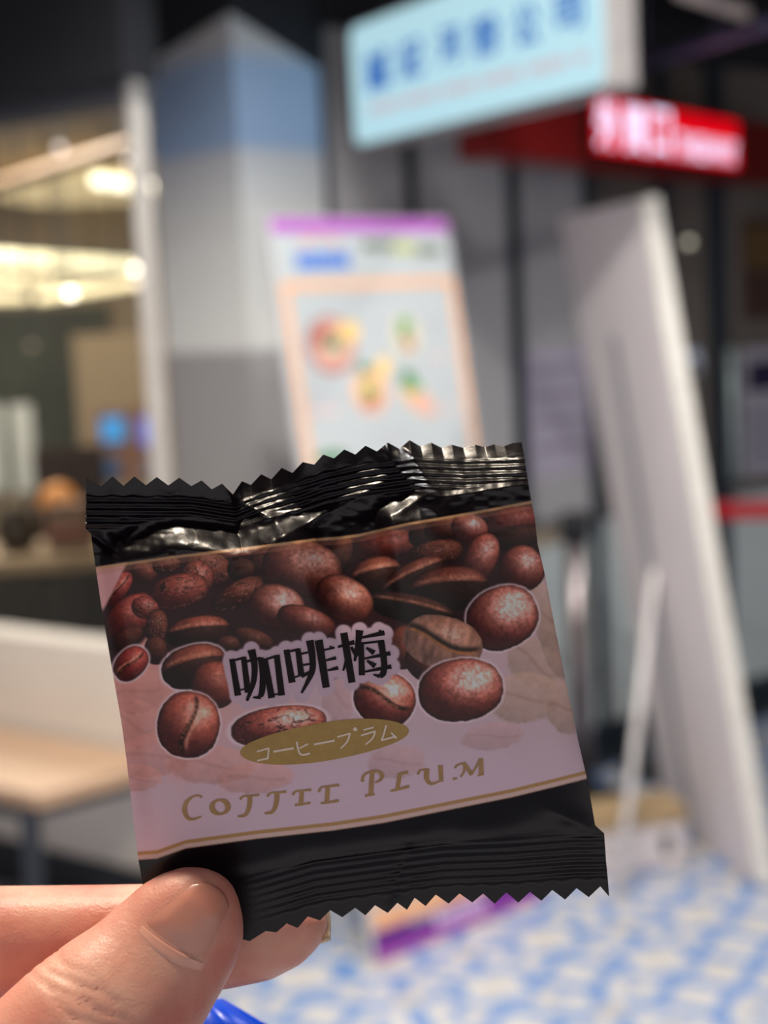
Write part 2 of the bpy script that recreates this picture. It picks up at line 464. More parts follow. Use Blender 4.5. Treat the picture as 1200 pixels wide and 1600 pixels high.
for uu in (0.3, L_ - 0.3): rbox('hanger', uu, uu + 0.02, rh, 3.2 - zr, -0.06, -0.04, mul)
la, lb = RED.hit(916, 190), RED.hit(1138, 232)
lt, lbm = RED.hit(1050, 178)[1], RED.hit(1050, 252)[1]
led = mk_plane_root('led_display', RED); tag(led, 'glowing red display board with white characters on the red canopy', 'display')
v0_, v1_ = lbm - 0.012, lt + 0.012
rbox('case', la[0] - 0.02, lb[0] + 0.02, v0_, v1_, 0.0005, 0.03, mat('led_case', (40, 8, 10), 0.4), led, 0.003)
scr_o = rbox('screen', la[0] - 0.01, lb[0] + 0.01, v0_ + 0.008, v1_ - 0.008, 0.03, 0.032, mat('led_red', (60, 0, 4), 0.4, emit=(235, 0, 22), es=0.9), led)
wm = mat('led_white', (90, 90, 90), 0.4, emit=(226, 222, 255), es=1.5)
wid = lb[0] - la[0]; hh = v1_ - v0_
for i, ch in enumerate('外賣口'):
    u = la[0] + i * wid * 0.172
    glyph('character', ch, RK, scr_o, wm, u, u + wid * 0.135, v0_ + 0.1 * hh, v1_ - 0.08 * hh, RK * 0.034, 0.03)
V, P, dim = text_mesh('TAKEAWAY', 0.02)
mesh_obj('lettering', [(la[0] + wid * (0.53 + 0.46 * a), v0_ + hh * (0.12 + 0.44 * b), RK * 0.034) for a, b in V], P, wm, scr_o)

# ceiling services, top right
bm = bmesh.new(); a = at_z(982, 107, 2.27); b = at_z(1120, 64, 2.27); d = (b - a); tube(bm, a, b + d * 0.5, 0.02, seg=12)
for q in (a + d * 0.2, b): tube(bm, q, Vector((q.x, q.y, 3.2)), 0.004, seg=6)
o = bm_obj('conduit', bm, mat('conduit_paint', (104, 96, 128), 0.4)); tag(o, 'thin mauve pipe hanging under the dark ceiling behind the sign box', 'pipe')
t = empty('tube_lamp', at_z(1120, 8, 2.45)); a = at_z(1060, -14, 2.45) - t.location; b = at_z(1165, 22, 2.45) - t.location
bm = bmesh.new(); tube(bm, a, b, 0.02, seg=12); bm_obj('tube', bm, mat('dim_tube', (150, 140, 136), 0.4, emit=(150, 136, 134), es=0.5), t, True)
bm = bmesh.new(); tube(bm, a + Vector((0, 0, 0.05)), b + Vector((0, 0, 0.05)), 0.03, seg=4); bm_obj('batten', bm, mul, t)
for q in (a, b):
    bm = bmesh.new(); tube(bm, q + Vector((0, 0, 0.06)), q + Vector((0, 0, 0.75)), 0.005, seg=8); bm_obj('hanger', bm, mul, t)
tag(t, 'dim strip lamp fixed under the dark ceiling', 'lamp')

# ================================================================== MENU BOARD
bl = at_z(585, 1508, 0); br = at_z(850, 1402, 0)
eu = (br - bl); WB = eu.length; eu.normalize()
nb = Vector((-eu.y, eu.x, 0))          # pointing away from the viewer
def lean_of(p, nrm, px, py):          # lean and height of a board corner standing at p that shows at a pixel
    d = ray(px, py); den = nrm.x * d.y - nrm.y * d.x
    l = (p.y * d.x - p.x * d.y) / den
    q = p + nrm * l; t = q.y / d.y
    return l, CAM.z + d.z * t
l1, h1 = lean_of(bl, nb, 424, 330); l2, h2 = lean_of(br, nb, 692, 350)
H_, LEAN = (h1 + h2) / 2, (l1 + l2) / 2
print('menu', l1, h1, l2, h2, WB)
ev = (Vector((0, 0, H_)) + nb * LEAN); HB = ev.length; ev.normalize()
MEN = Plane(bl, eu, ev)
mr_ = empty('menu_stand', M=MEN.matrix())     # local z = eu x ev
tag(mr_, 'leaning menu board with purple bands and noodle dishes in an orange frame', 'sign board')
MK = 1.0 if MEN.n.dot(CAM - MEN.o) > 0 else -1.0
def mbox(name, u0, u1, v0, v1, k0, k1, m, bev=0.0, parent=None):
    a, b = sorted((MK * k0, MK * k1)); return box(name, u0, u1, v0, v1, a, b, m, parent or mr_, bev)
paper = mat('poster_white', (184, 190, 192), 0.45, var=0.02)
mbox('panel', 0, WB, 0, HB, -0.022, 0.0, mat('panel_core', (205, 203, 203), 0.5), 0.003)
mbox('poster', 0.006, WB - 0.006, 0.006, HB - 0.006, 0.0, 0.001, paper)
purple = mat('poster_purple', (176, 84, 186), 0.4); purple2 = mat('poster_deep_purple', (104, 32, 132), 0.4)
orange = mat('poster_orange', (240, 178, 130), 0.45)
vt = MEN.hit(560, 363)[1]
mbox('header_band', 0.006, WB - 0.006, vt, HB - 0.004, 0.001, 0.002, purple)
vb0 = MEN.hit(720, 1406)[1]
mbox('footer_band', 0.006, WB - 0.006, 0.004, vb0, 0.001, 0.002, purple2)
mbox('footer_edge', 0.006, WB - 0.006, 0.004, vb0 * 0.32, 0.002, 0.0024, purple)
ot = MEN.hit(560, 438)[1]; ob = MEN.hit(600, 1440)[1]
for nm, q in (('frame_strip', (0.012, WB - 0.012, ot - 0.018, ot)), ('frame_strip', (0.012, WB - 0.012, vb0 + 0.002, vb0 + 0.045)),
              ('frame_strip', (0.012, 0.03, vb0 + 0.045, ot - 0.018)), ('frame_strip', (WB - 0.03, WB - 0.012, vb0 + 0.045, ot - 0.018))):
    mbox(nm, *q, 0.001, 0.002, orange)
def prints(name, rows, m, wds=(0.012, 0.018, 0.009, 0.015)):
    for (u0, u1, v, h) in rows:
        bm = bmesh.new(); u = u0; k = 0; u1 = min(u1, WB - 0.02)
        while u < u1:
            wd = wds[k % len(wds)]; bx(bm, u, min(u + wd, u1), v - h / 2, v + h / 2, *sorted((MK * 0.001, MK * 0.0022))); u += wd + 0.004; k += 1
        bm_obj(name, bm, m, mr_)
def mh(px, py): return MEN.hit(px, py)
a, b = mh(463, 408), mh(545, 408); prints('logo_print', [(a[0], b[0], a[1], 0.04)], mat('logo_blue', (70, 120, 205), 0.5), (0.02, 0.026))
bm = bmesh.new(); c = mh(500, 382)
for i in range(9): 
    t_ = math.pi * i / 8; bx(bm, c[0] + 0.05 * math.cos(t_) - 0.008, c[0] + 0.05 * math.cos(t_) + 0.008, c[1] + 0.018 * math.sin(t_) - 0.004, c[1] + 0.018 * math.sin(t_) + 0.004, *sorted((MK * 0.001, MK * 0.0022)))
bm_obj('logo_arc', bm, mat('logo_red', (226, 170, 160), 0.5), mr_)
a, b = mh(566, 384), mh(612, 384); prints('slogan_print', [(a[0], b[0], a[1], 0.024)], mat('print_grey_green', (104, 112, 92), 0.5))
a, b = mh(614, 388), mh(648, 388); prints('slogan_print', [(a[0], b[0], a[1], 0.024)], mat('print_yellow_green', (186, 190, 96), 0.5))
a, b = mh(650, 392), mh(690, 392); prints('slogan_print', [(a[0], b[0], a[1], 0.024)], mat('print_grey_green', (104, 112, 92), 0.5))
gr = mat('print_pale_grey', (186, 188, 192), 0.5); pkp = mat('print_pale_pink', (222, 188, 190), 0.5)
rows = []
for (x0, x1, y, h) in ((538, 615, 466, .02), (668, 695, 500, .016), (668, 695, 512, .012), (575, 600, 505, .012), (575, 600, 520, .012), (482, 530, 612, .016), (484, 535, 625, .012), (690, 715, 602, .012), (690, 715, 614, .012), (580, 640, 680, .02), (640, 690, 1440, .012)):
    a, b = mh(x0, y), mh(x1, y); rows.append((a[0], b[0], a[1], h))
prints('caption_print', rows, gr)
rows = []
for (x0, x1, y, h) in ((485, 530, 644, .014), (676, 696, 560, .012), (695, 715, 640, .012)):
    a, b = mh(x0, y), mh(x1, y); rows.append((a[0], b[0], a[1], h))
prints('price_print', rows, pkp)
a, b = mh(682, 1452), mh(762, 1424)
bm = bmesh.new(); n_ = 7
for i in range(n_):
    u = a[0] + (b[0] - a[0]) * i / n_; bx(bm, u, u + (b[0] - a[0]) / n_ * 0.75, vb0 * 0.42, vb0 * 0.82, *sorted((MK * 0.002, MK * 0.003)))
bm_obj('footer_print', bm, mat('print_lilac', (226, 200, 232), 0.5), mr_)
# printed dishes: flat discs layered on the poster
def disc(name, c, ru, rv, m, k, seg=28, ang=0, parent=None):
    vs = [(0, 0)] + [(ru * math.cos(t), rv * math.sin(t)) for t in [2 * math.pi * i / seg for i in range(seg)]]
    ca, sa = math.cos(ang), math.sin(ang)
    vs = [(c[0] + x * ca - y * sa, c[1] + x * sa + y * ca, MK * k) for x, y in vs]
    return mesh_obj(name, vs, [(0, 1 + i, 1 + (i + 1) % seg) for i in range(seg)], m, parent or mr_)
fm = {n: mat('dish_' + n, c, 0.5) for n, c in dict(bowl=(170, 110, 110), broth=(214, 160, 140), noodle=(214, 206, 180), greens=(70, 130, 84), meat=(178, 110, 96), yellow=(246, 206, 128), cream=(216, 206, 178), leaf=(96, 160, 92), orange=(238, 190, 138), pink=(226, 172, 156)).items()}
def sz(c, dx, dy):
    a, b = mh(c[0] - dx, c[1]), mh(c[0] + dx, c[1]); e, f = mh(c[0], c[1] - dy), mh(c[0], c[1] + dy)
    return abs(b[0] - a[0]) / 2, abs(e[1] - f[1]) / 2
def dish(c, dx, dy, layers):
    k = 0.0012
    for (ox, oy, s, m, an) in layers:
        cc_ = mh(c[0] + ox, c[1] + oy); ru, rv = sz(c, dx * s[0], dy * s[1]); disc('dish_print', cc_, ru, rv, fm[m], k, ang=an); k += 0.0003
dish((517, 540), 38, 46, [(0, 0, (1, 1), 'bowl', 0), (3, -2, (.82, .82), 'broth', 0), (0, 4, (.5, .6), 'noodle', .3), (3, -2, (.3, .25), 'greens', .5), (-14, -14, (.35, .3), 'meat', .4), (28, -22, (.42, .36), 'yellow', -.3), (-4, 22, (.5, .3), 'pink', 0)])
dish((634, 524), 22, 32, [(0, 0, (1, 1), 'cream', 0), (2, 4, (.7, .6), 'noodle', 0), (-2, -18, (.45, .35), 'leaf', 0), (4, 14, (.4, .3), 'meat', .5), (-4, -2, (.3, .3), 'greens', .5)])
dish((578, 612), 28, 36, [(0, 0, (1, 1), 'pink', 0), (0, 0, (.8, .8), 'orange', 0), (-2, 0, (.35, .4), 'leaf', 0), (2, 16, (.5, .25), 'meat', .3), (-10, -36, (.36, .26), 'greens', 0), (20, -38, (.4, .5), 'yellow', -.5)])
dish((652, 622), 30, 30, [(2, 4, (1, .55), 'orange', -.6), (10, 10, (.7, .4), 'pink', -.6), (-10, -22, (.5, .4), 'leaf', -.4), (-16, -34, (.34, .34), 'greens', -.3)])
dish((517, 715), 26, 10, [(0, 0, (1, 1), 'greens', 0)])
dish((600, 900), 60, 60, [(0, 0, (1, 1), 'bowl', 0), (0, 0, (.8, .8), 'noodle', 0)])
# prop leg at the back and feet
bm = bmesh.new(); pk_ = MEN.matrix().inverted() @ (bl + eu * (WB / 2) + nb * (LEAN + 0.42) + Vector((0, 0, 0.006)))
top = Vector((WB / 2, HB * 0.86, -MK * 0.03)); tube(bm, top, pk_, 0.012, seg=8); bm_obj('prop_leg', bm, mul, mr_)

# ================================================================== WHITE EASEL seen from behind
ebr = at_z(1190, 1388, 0)
e_dir = Vector((-0.24, 0.97, 0)).normalized(); en = Vector((-e_dir.y, e_dir.x, 0))      # leaning side (toward the prop leg)
if en.x > 0: en = -en
le1, he1 = lean_of(ebr, en, 1005, 310)
WE, HE, LE = 0.56, he1, le1
print('easel', le1, he1)
ev2 = Vector((0, 0, HE)) + en * LE; HE2 = ev2.length; ev2.normalize()
EAS = Plane(ebr, e_dir, ev2)
er = empty('poster_easel', M=EAS.matrix())
tag(er, 'blank white poster easel seen from behind with a thin prop leg', 'easel')
EK = 1.0 if EAS.n.dot(en) > 0 else -1.0
def ebox(name, u0, u1, v0, v1, k0, k1, m, bev=0.0):
    a, b = sorted((EK * k0, EK * k1)); return box(name, u0, u1, v0, v1, a, b, m, er, bev)
ew = mat('easel_white', (222, 212, 212), 0.5, var=0.02, scale=5)
ebox('back_panel', 0.0, WE, 0.0, HE2, -0.035, 0.0, ew, 0.004)
ebox('edge_strip', -0.006, 0.012, 0.0, HE2, -0.04, 0.006, mat('easel_edge', (236, 230, 220), 0.4), 0.003)
gu0, gv0 = EAS.hit(960, 525); gu1, gv1 = EAS.hit(1085, 1300)
bm = bmesh.new()
a = Vector((gu0, gv0, EK * 0.004)); b = Vector((gu1, gv1, EK * 0.004)); d = (b - a).normalized(); n2 = Vector((-d.y, d.x, 0)) * 0.016
vs = [bm.verts.new(a + n2 + Vector((0, 0, z))) for z in (-EK * .004, EK * .003)] + [bm.verts.new(a - n2 + Vector((0, 0, z))) for z in (-EK * .004, EK * .003)] + [bm.verts.new(b + n2 + Vector((0, 0, z))) for z in (-EK * .004, EK * .003)] + [bm.verts.new(b - n2 + Vector((0, 0, z))) for z in (-EK * .004, EK * .003)]
for q in ((0, 1, 5, 4), (2, 6, 7, 3), (0, 2, 3, 1), (4, 5, 7, 6), (1, 3, 7, 5), (0, 4, 6, 2)): bm.faces.new([vs[i] for i in q])
bm_obj('hinge_channel', bm, mat('channel_grey', (146, 146, 152), 0.4), er)
hu, hv = EAS.hit(1028, 890)
foot = at_z(966, 1400, 0.012)
fl = EAS.matrix().inverted() @ foot
bm = bmesh.new(); tube(bm, (hu, hv, EK * 0.01), fl, 0.012, 0.012, seg=10); bm_obj('prop_leg', bm, mat('clear_white_plastic', (214, 208, 206), 0.3), er, True)

# ================================================================== CARTON on the floor
cb = at_z(1072, 1352, 0); ca_ = at_z(922, 1374, 0)
cd = (cb - ca_); cw = cd.length; cd.normalize()
CAR = Matrix((cd, Vector((-cd.y, cd.x, 0)), Z)).transposed().to_4x4(); CAR.translation = ca_
cr = empty('carton', M=CAR); tag(cr, 'white carton with brown lid and black mark on the floor beside the easel', 'box')
ch_ = 0.17
box('body', 0, cw, 0.0, 0.13, 0, ch_ - 0.045, mat('carton_white', (214, 204, 204), 0.6), cr, 0.003)
box('lid', -0.006, cw + 0.006, -0.006, 0.136, ch_ - 0.045, ch_, mat('carton_brown', (166, 140, 104), 0.6, var=0.15), cr, 0.003)
bm = bmesh.new(); M_ = Matrix.Translation((cw * 0.80, -0.001, 0.065)) @ Matrix.Rotation(math.pi / 2, 4, 'X')
vs = [bm.verts.new(M_ @ Vector((0.016 * math.cos(t) * (1 + .25 * math.sin(3 * t)), 0.034 * math.sin(t), 0.0))) for t in [2 * math.pi * i / 24 for i in range(24)]]
bm.faces.new(vs); bm_obj('black_mark', bm, mat('carton_ink', (36, 34, 40), 0.6), cr)
for uu, zz_ in ((.1, .09), (.24, .085), (.38, .09), (.12, .05), (.3, .05)):
    box('print_mark', cw * uu, cw * (uu + .1), -0.0015, -0.0004, zz_ - .006, zz_ + .006, mat('carton_print', (170, 160, 160), 0.6), cr)

# ================================================================== STANCHIONS and belts
steel = mat('brushed_steel', (150, 140, 140), 0.3, 0.9, var=0.05); blk = mat('black_plastic', (34, 34, 38), 0.45)
def stanchion(p, label, hgt=0.90):
    t = empty('stanchion', (p.x, p.y, 0)); tag(t, label, 'barrier post')
    bm = bmesh.new(); lathe(bm, [(0.16, 0.0), (0.16, 0.008), (0.12, 0.02), (0.04, 0.03)], 28); bm_obj('base', bm, blk, t, True)
    bm = bmesh.new(); lathe(bm, [(0.036, 0.03), (0.036, hgt - 0.09)], 24); bm_obj('post', bm, steel, t, True)
    bm = bmesh.new(); lathe(bm, [(0.036, hgt - 0.09), (0.046, hgt - 0.085), (0.046, hgt - 0.01), (0.038, hgt)], 24); bm_obj('belt_head', bm, blk, t, True)
    return t
s1 = at_z(912, 1252, 0)
stanchion(s1, 'steel barrier post with black head standing before the frosted glazing')
s2 = at_z(1046, 1204, 0)
stanchion(s2, 'steel barrier post behind the white easel where the red belt starts')
def belt(name, a, b, z0, z1, m, label):
    a = Vector(a); b = Vector(b); d = (b - a).normalized(); n = Vector((-d.y, d.x, 0)) * 0.0015
    vs = []
    for i in range(13):
        t = i / 12; sag = -0.02 * 4 * t * (1 - t); q = a.lerp(b, t)
        for z in (z0, z1):
            for s in (-1, 1): vs.append(q + n * s + Vector((0, 0, z + sag)))
    fs = []
    for i in range(12):
        k = i * 4
        fs += [(k, k + 4, k + 6, k + 2), (k + 1, k + 3, k + 7, k + 5), (k, k + 1, k + 5, k + 4), (k + 2, k + 6, k + 7, k + 3)]
    fs += [(0, 2, 3, 1), (48, 49, 51, 50)]
    o = mesh_obj(name, vs, fs, m); tag(o, label, 'belt'); return o
s3 = at_depth(1420, 780, s2.y + 0.05)
belt('barrier_belt', (s2.x + 0.047, s2.y, 0), (s3.x, s3.y, 0), 0.83, 0.885, mat('red_webbing', (190, 14, 30), 0.6), 'bright red barrier belt stretched to the right of the easel')
s0 = at_depth(600, 815, s1.y - 0.05)
belt('barrier_belt', (s0.x, s0.y, 0), (s1.x - 0.047, s1.y, 0), 0.805, 0.855, mat('tan_webbing', (122, 108, 92), 0.6), 'dull brown barrier belt reaching the steel post from behind the wrapper')

# notices on the glazing
u0, v1 = FAC.hit(822, 548); u1, _ = FAC.hit(922, 548); _, v0 = FAC.hit(840, 748)
u1 = min(u1, mu[3] - mw[3] / 2 - 0.004)
nr = mk_plane_root('paper_notice', FAC); tag(nr, 'pale lilac paper notice taped to the grey glazing behind the easel', 'notice')
fbox('sheet', u0, u1, v0, v1, 0.0006, 0.002, mat('notice_paper', (188, 180, 198), 0.6), parent=nr)
for i, f in enumerate((0.16, 0.36, 0.56, 0.76)):
    vv = v1 + (v0 - v1) * f; fbox('text_line', u0 + 0.03, u1 - 0.02, vv - 0.012, vv + 0.012, 0.002, 0.0026, mat('notice_ink', (158, 150, 166), 0.6), parent=nr)
pu0, pv1 = FAC.hit(1156, 545); pu1 = pu0 + 0.45; pv0 = FAC.hit(1165, 745)[1]
pr = mk_plane_root('window_poster', FAC); tag(pr, 'pale blue and white poster on the dark glass above the red belt', 'poster')
fbox('sheet', pu0, pu1, pv0, pv1, 0.0006, 0.002, mat('poster_pale', (170, 166, 178), 0.5), parent=pr)
fbox('picture', pu0 + 0.04, pu1 - 0.04, pv1 - 0.16, pv1 - 0.05, 0.002, 0.0026, mat('poster_navy', (44, 36, 66), 0.5), parent=pr)
for i in range(3): fbox('text_line', pu0 + 0.03, pu1 - 0.05, pv1 - 0.27 - 0.07 * i, pv1 - 0.24 - 0.07 * i, 0.002, 0.0026, mat('poster_grey_blue', (128, 128, 146), 0.5), parent=pr)
qu0, qv1 = FAC.hit(1158, 340); _, qv0 = FAC.hit(1165, 500)
qr = mk_plane_root('food_poster', FAC); tag(qr, 'dark brown and mustard poster high on the dark glass at the doors', 'poster')
fbox('sheet', qu0, qu0 + 0.42, qv0, qv1, 0.0006, 0.002, mat('poster_brown', (74, 52, 46), 0.5), parent=qr)
fbox('picture', qu0 + 0.02, qu0 + 0.4, (qv0 + qv1) / 2, qv1 - 0.03, 0.002, 0.0026, mat('poster_mustard', (104, 80, 48), 0.5), parent=qr)
# light edge of the door glass, stood in for by an added pale bar
du = fac_u(1118, 650)
dh = mk_plane_root('door_glass_edge', FAC); tag(dh, 'tall pale vertical bar standing in for the light edge of the door glass', 'handle')
bm = bmesh.new(); zt_ = FAC.hit(1115, 545)[1]; tube(bm, (du, 0.87, SG * 0.075), (du, zt_, SG * 0.075), 0.018, seg=12); bm_obj('bar', bm, mat('glass_edge_pale', (176, 190, 190), 0.35, 0.3), dh, True)
for vv in (0.93, zt_ - 0.06):
    bm = bmesh.new(); tube(bm, (du, vv, SG * 0.03), (du, vv, SG * 0.075), 0.01, seg=10); bm_obj('standoff', bm, steel, dh)

# small lamps seen behind the dark glass edge
def spot_lamp(p, r, col, es, label, cat='lamp', group='small spot lamps in the restaurant ceiling', stem=None, wall=None):
    t = empty('spot_lamp', p)
    bm = bmesh.new(); bmesh.ops.create_uvsphere(bm, u_segments=16, v_segments=10, radius=r); bm_obj('bulb', bm, mat('bulb_%d_%d_%d_%d' % (*col, int(es * 10)), col, 0.4, emit=col, es=es), t, True)
    bm = bmesh.new(); tube(bm, (0, 0, r * 0.7), (0, 0, r * 2.2), r * 0.75, r * 0.6, seg=12)
    if stem: tube(bm, (0, 0, r * 2.2), (0, 0, stem - p.z), 0.006, seg=8)
    if wall is not None: tube(bm, (0, 0, r * 1.5), wall + Vector((0, 0, r * 1.5)), 0.006, seg=8)
    bm_obj('socket', bm, mul, t)
    return tag(t, label, cat, group)
p = FAC.hit(1055, 380); q = FAC.p(p[0], p[1]) + FAC.n * 0.06
spot_lamp(q, 0.014, (196, 190, 170), 1.5, 'tiny cream spot lamp fixed on the dark glass beside the easel', group=None, wall=-FAC.n * 0.07)
p = FAC.hit(1058, 565); q = FAC.p(p[0], p[1]) + FAC.n * 0.06
t = empty('card_reader', q); tag(t, 'small pale blue card reader mounted on the dark glass', 'device')
bm = bmesh.new(); bx(bm, -0.03, 0.03, -0.03, 0.03, -0.04, 0.04, 0.006); bm_obj('body', bm, mat('reader_blue', (190, 200, 220), 0.4), t)
bm = bmesh.new(); bx(bm, -0.02, 0.02, -0.032, -0.0305, -0.03, 0.0); bm_obj('screen', bm, blk, t)
bm = bmesh.new(); tube(bm, (0, 0, 0), -FAC.n * 0.06, 0.01, seg=8); bm_obj('bracket', bm, blk, t)

# ================================================================== BENCH left
zb_ = 0.45
nc = at_z(57, 1242, zb_); rc = at_z(192, 1205, zb_); lc = at_z(0, 1212, zb_)
bd = B.copy(); bnrm = NS.copy()
# bench slab runs along the low wall; its near end shows a corner
ben = Matrix((bd, bnrm, Z)).transposed()
k_n = (nc - STO.o).dot(bnrm)
wood = bpy.data.materials.new('bench_wood'); wood.use_nodes = True
nt = wood.node_tree; b_ = nt.nodes['Principled BSDF']; b_.inputs['Roughness'].default_value = 0.45
tc = nt.nodes.new('ShaderNodeTexCoord'); mp = nt.nodes.new('ShaderNodeMapping'); mp.inputs['Scale'].default_value = (3, 30, 30)
nz = nt.nodes.new('ShaderNodeTexNoise'); nz.inputs['Scale'].default_value = 3; nz.inputs['Detail'].default_value = 5; rp = nt.nodes.new('ShaderNodeValToRGB')
rp.color_ramp.elements[0].color = (*lin((176, 140, 112)), 1); rp.color_ramp.elements[1].color = (*lin((206, 172, 142)), 1)
nt.links.new(tc.outputs['Object'], mp.inputs[0]); nt.links.new(mp.outputs[0], nz.inputs['Vector']); nt.links.new(nz.outputs['Fac'], rp.inputs[0]); nt.links.new(rp.outputs[0], b_.inputs['Base Color'])
bench = empty('bench', (nc.x, nc.y, 0)); tag(bench, 'wooden slab bench on dark steel legs before the low white wall', 'bench')
e1 = Vector((rc.x - nc.x, rc.y - nc.y, 0)); e2 = Vector((lc.x - nc.x, lc.y - nc.y, 0))
e1n = e1.normalized(); e2n = Vector((-e1n.y, e1n.x, 0))
if e2n.dot(e2) < 0: e2n = -e2n
den = e1n.dot(-bnrm); len1 = min((k_n - 0.02) / max(den, 0.3), 0.9)
def prism(name, pts, z0, z1, m, parent):
    n = len(pts); vs = [Vector((p.x, p.y, z0)) for p in pts] + [Vector((p.x, p.y, z1)) for p in pts]
    fs = [tuple(range(n))[::-1], tuple(range(n, 2 * n))] + [(i, (i + 1) % n, n + (i + 1) % n, n + i) for i in range(n)]
    o = mesh_obj(name, vs, fs, m, parent)
    bm = bmesh.new(); bm.from_mesh(o.data); bmesh.ops.recalc_face_normals(bm, faces=bm.faces); bm.to_mesh(o.data); bm.free(); return o
BA = Vector((0, 0, 0)); BB = e1n * len1; BL = -bd * 1.5
bq = [BA, BB, BB + BL, BA + BL]
prism('slab', bq, zb_ - 0.035, zb_, wood, bench)
leg_m = mat('bench_steel', (50, 54, 62), 0.45, 0.3)
cen = sum(bq, Vector()) / 4
lg = [q.lerp(cen, 0.06) for q in bq]
for c in lg:
    bm = bmesh.new(); bx(bm, c.x - 0.02, c.x + 0.02, c.y - 0.02, c.y + 0.02, 0.0, zb_ - 0.035, 0.003); bm_obj('leg', bm, leg_m, bench)
for i in range(4):
    bm = bmesh.new(); tube(bm, lg[i] + Vector((0, 0, zb_ - 0.055)), lg[(i + 1) % 4] + Vector((0, 0, zb_ - 0.055)), 0.017, seg=4); bm_obj('rail', bm, leg_m, bench)

# ================================================================== RESTAURANT INTERIOR THINGS
def face_cam_box(name, px0, px1, py0, py1, depth, thick, m, parent=None):
    a = at_depth(px0, (py0 + py1) / 2, depth); b = at_depth(px1, (py0 + py1) / 2, depth)
    t_ = at_depth((px0 + px1) / 2, py0, depth).z; u_ = at_depth((px0 + px1) / 2, py1, depth).z
    return box(name, a.x, b.x, depth, depth + thick, u_, t_, m, parent)
# pillar with blue screens
pl = empty('partition'); tag(pl, 'beige partition inside the restaurant carrying four small blue screens', 'partition')
a = at_depth(118, 600, 8.2); b = at_depth(262, 600, 8.2)
box('shaft', a.x, b.x, 8.2, 8.7, 0, at_depth(180, 520, 8.2).z, mat('pillar_beige', (158, 140, 112), 0.6), pl)
face_cam_box('brown_inlay', 150, 255, 640, 752, 8.19, 0.01, mat('inlay_brown', (134, 98, 78), 0.6), pl)
for (x0, x1, y0, y1, c, e) in ((158, 194, 652, 690, (60, 140, 200), .7), (219, 240, 652, 696, (100, 120, 210), .7), (154, 186, 714, 748, (52, 78, 108), .35), (222, 240, 718, 746, (110, 110, 120), .3)):
    face_cam_box('screen', x0, x1, y0, y1, 8.17, 0.02, mat('screen_%d' % x0, c, 0.4, emit=c, es=e), pl)
# lit ceiling cove and pendant strip lamps
glow = mat('cove_glow', (255, 238, 196), 0.5, emit=(255, 236, 190), es=1.1); glow2 = mat('tube_glow', (255, 250, 225), 0.5, emit=(255, 246, 214), es=3.0)
glow3 = mat('cove_soft', (226, 206, 160), 0.5, emit=(222, 200, 152), es=0.75)
cv = empty('ceiling_cove_light'); tag(cv, 'broad cream ceiling light panel glowing inside the restaurant', 'ceiling light')
z_c = 2.44
pts = [at_z(-60, 300, z_c), at_z(45, 320, z_c), at_z(232, 330, z_c), at_z(243, 296, z_c), at_z(205, 270, z_c), at_z(140, 262, z_c), at_z(20, 292, z_c)]
prism('panel', [Vector((p.x, p.y, 0)) for p in pts], z_c, z_c + 0.02, glow3, cv)
bm = bmesh.new(); tube(bm, at_z(150, 281, z_c - .03), at_z(232, 292, z_c - .03), 0.035, seg=10); bm_obj('tube', bm, glow2, cv)
for q in (at_z(60, 300, z_c), at_z(220, 315, z_c)):
    bm = bmesh.new(); tube(bm, q + Vector((0, 0, .02)), Vector((q.x, q.y, 2.62)), 0.01, seg=8); bm_obj('hanger', bm, mul, cv)
def strip(pxa, pya, pxb, pyb, dep, r, label, m):
    t = empty('pendant_strip_lamp'); tag(t, label, 'pendant lamp')
    a = at_depth(pxa, pya, dep); b = at_depth(pxb, pyb, dep - 0.3)
    bm = bmesh.new(); tube(bm, a, b, r, seg=12); bm_obj('tube', bm, m, t, True)
    bm = bmesh.new(); tube(bm, a + Vector((0, 0, r + .01)), b + Vector((0, 0, r + .01)), 0.012, seg=4); bm_obj('batten', bm, mul, t)
    for s in (0.2, 0.8):
        q = a.lerp(b, s); bm = bmesh.new(); tube(bm, q + Vector((0, 0, r + .02)), Vector((q.x, q.y, 2.62)), 0.006, seg=6); bm_obj('cable', bm, mul, t)
strip(-150, 392, 218, 415, 9.2, 0.036, 'topmost pale yellow strip lamp hanging in the restaurant', mat('strip_glow', (255, 246, 205), .5, emit=(255, 244, 200), es=1.6))
strip(-150, 430, 160, 441, 9.0, 0.026, 'middle thin yellow strip lamp below the topmost strip lamp', mat('strip_glow_soft', (250, 236, 190), .5, emit=(248, 232, 184), es=1.2))
strip(-150, 468, 45, 464, 8.8, 0.026, 'lowest short yellow strip lamp in the restaurant', mat('strip_glow_soft', (250, 236, 190), .5))
strip(60, 466, 215, 441, 8.3, 0.026, 'slanting yellow strip lamp ending at the storefront post', mat('strip_glow_soft', (250, 236, 190), .5))
for (px, py, r, c, es) in ((76, 179, .026, (255, 248, 246), 5), (95, 232, .018, (214, 206, 206), 1.3), (201, 250, .018, (226, 218, 210), 2.0), (230, 287, .024, (255, 246, 226), 7), (110, 458, .022, (255, 246, 220), 7), (213, 420, .022, (255, 246, 232), 5), (217, 441, .02, (226, 210, 206), 3), (239, 498, .02, (226, 204, 186), 1.6), (237, 158, .02, (206, 200, 192), 1.2), (50, 540, .02, (120, 112, 92), 1.0)):
    dep = (6.5 if py < 240 else 7.9) - 0.11 * (px % 7)
    lb_ = 'bright white round spot lamp shining inside the restaurant' if es >= 5 else 'dim round spot lamp hanging inside the restaurant'
    spot_lamp(at_depth(px, py, dep), r, c, es, lb_, group=('bright' if es >= 5 else 'dim') + ' spot lamps in the restaurant', stem=2.62)
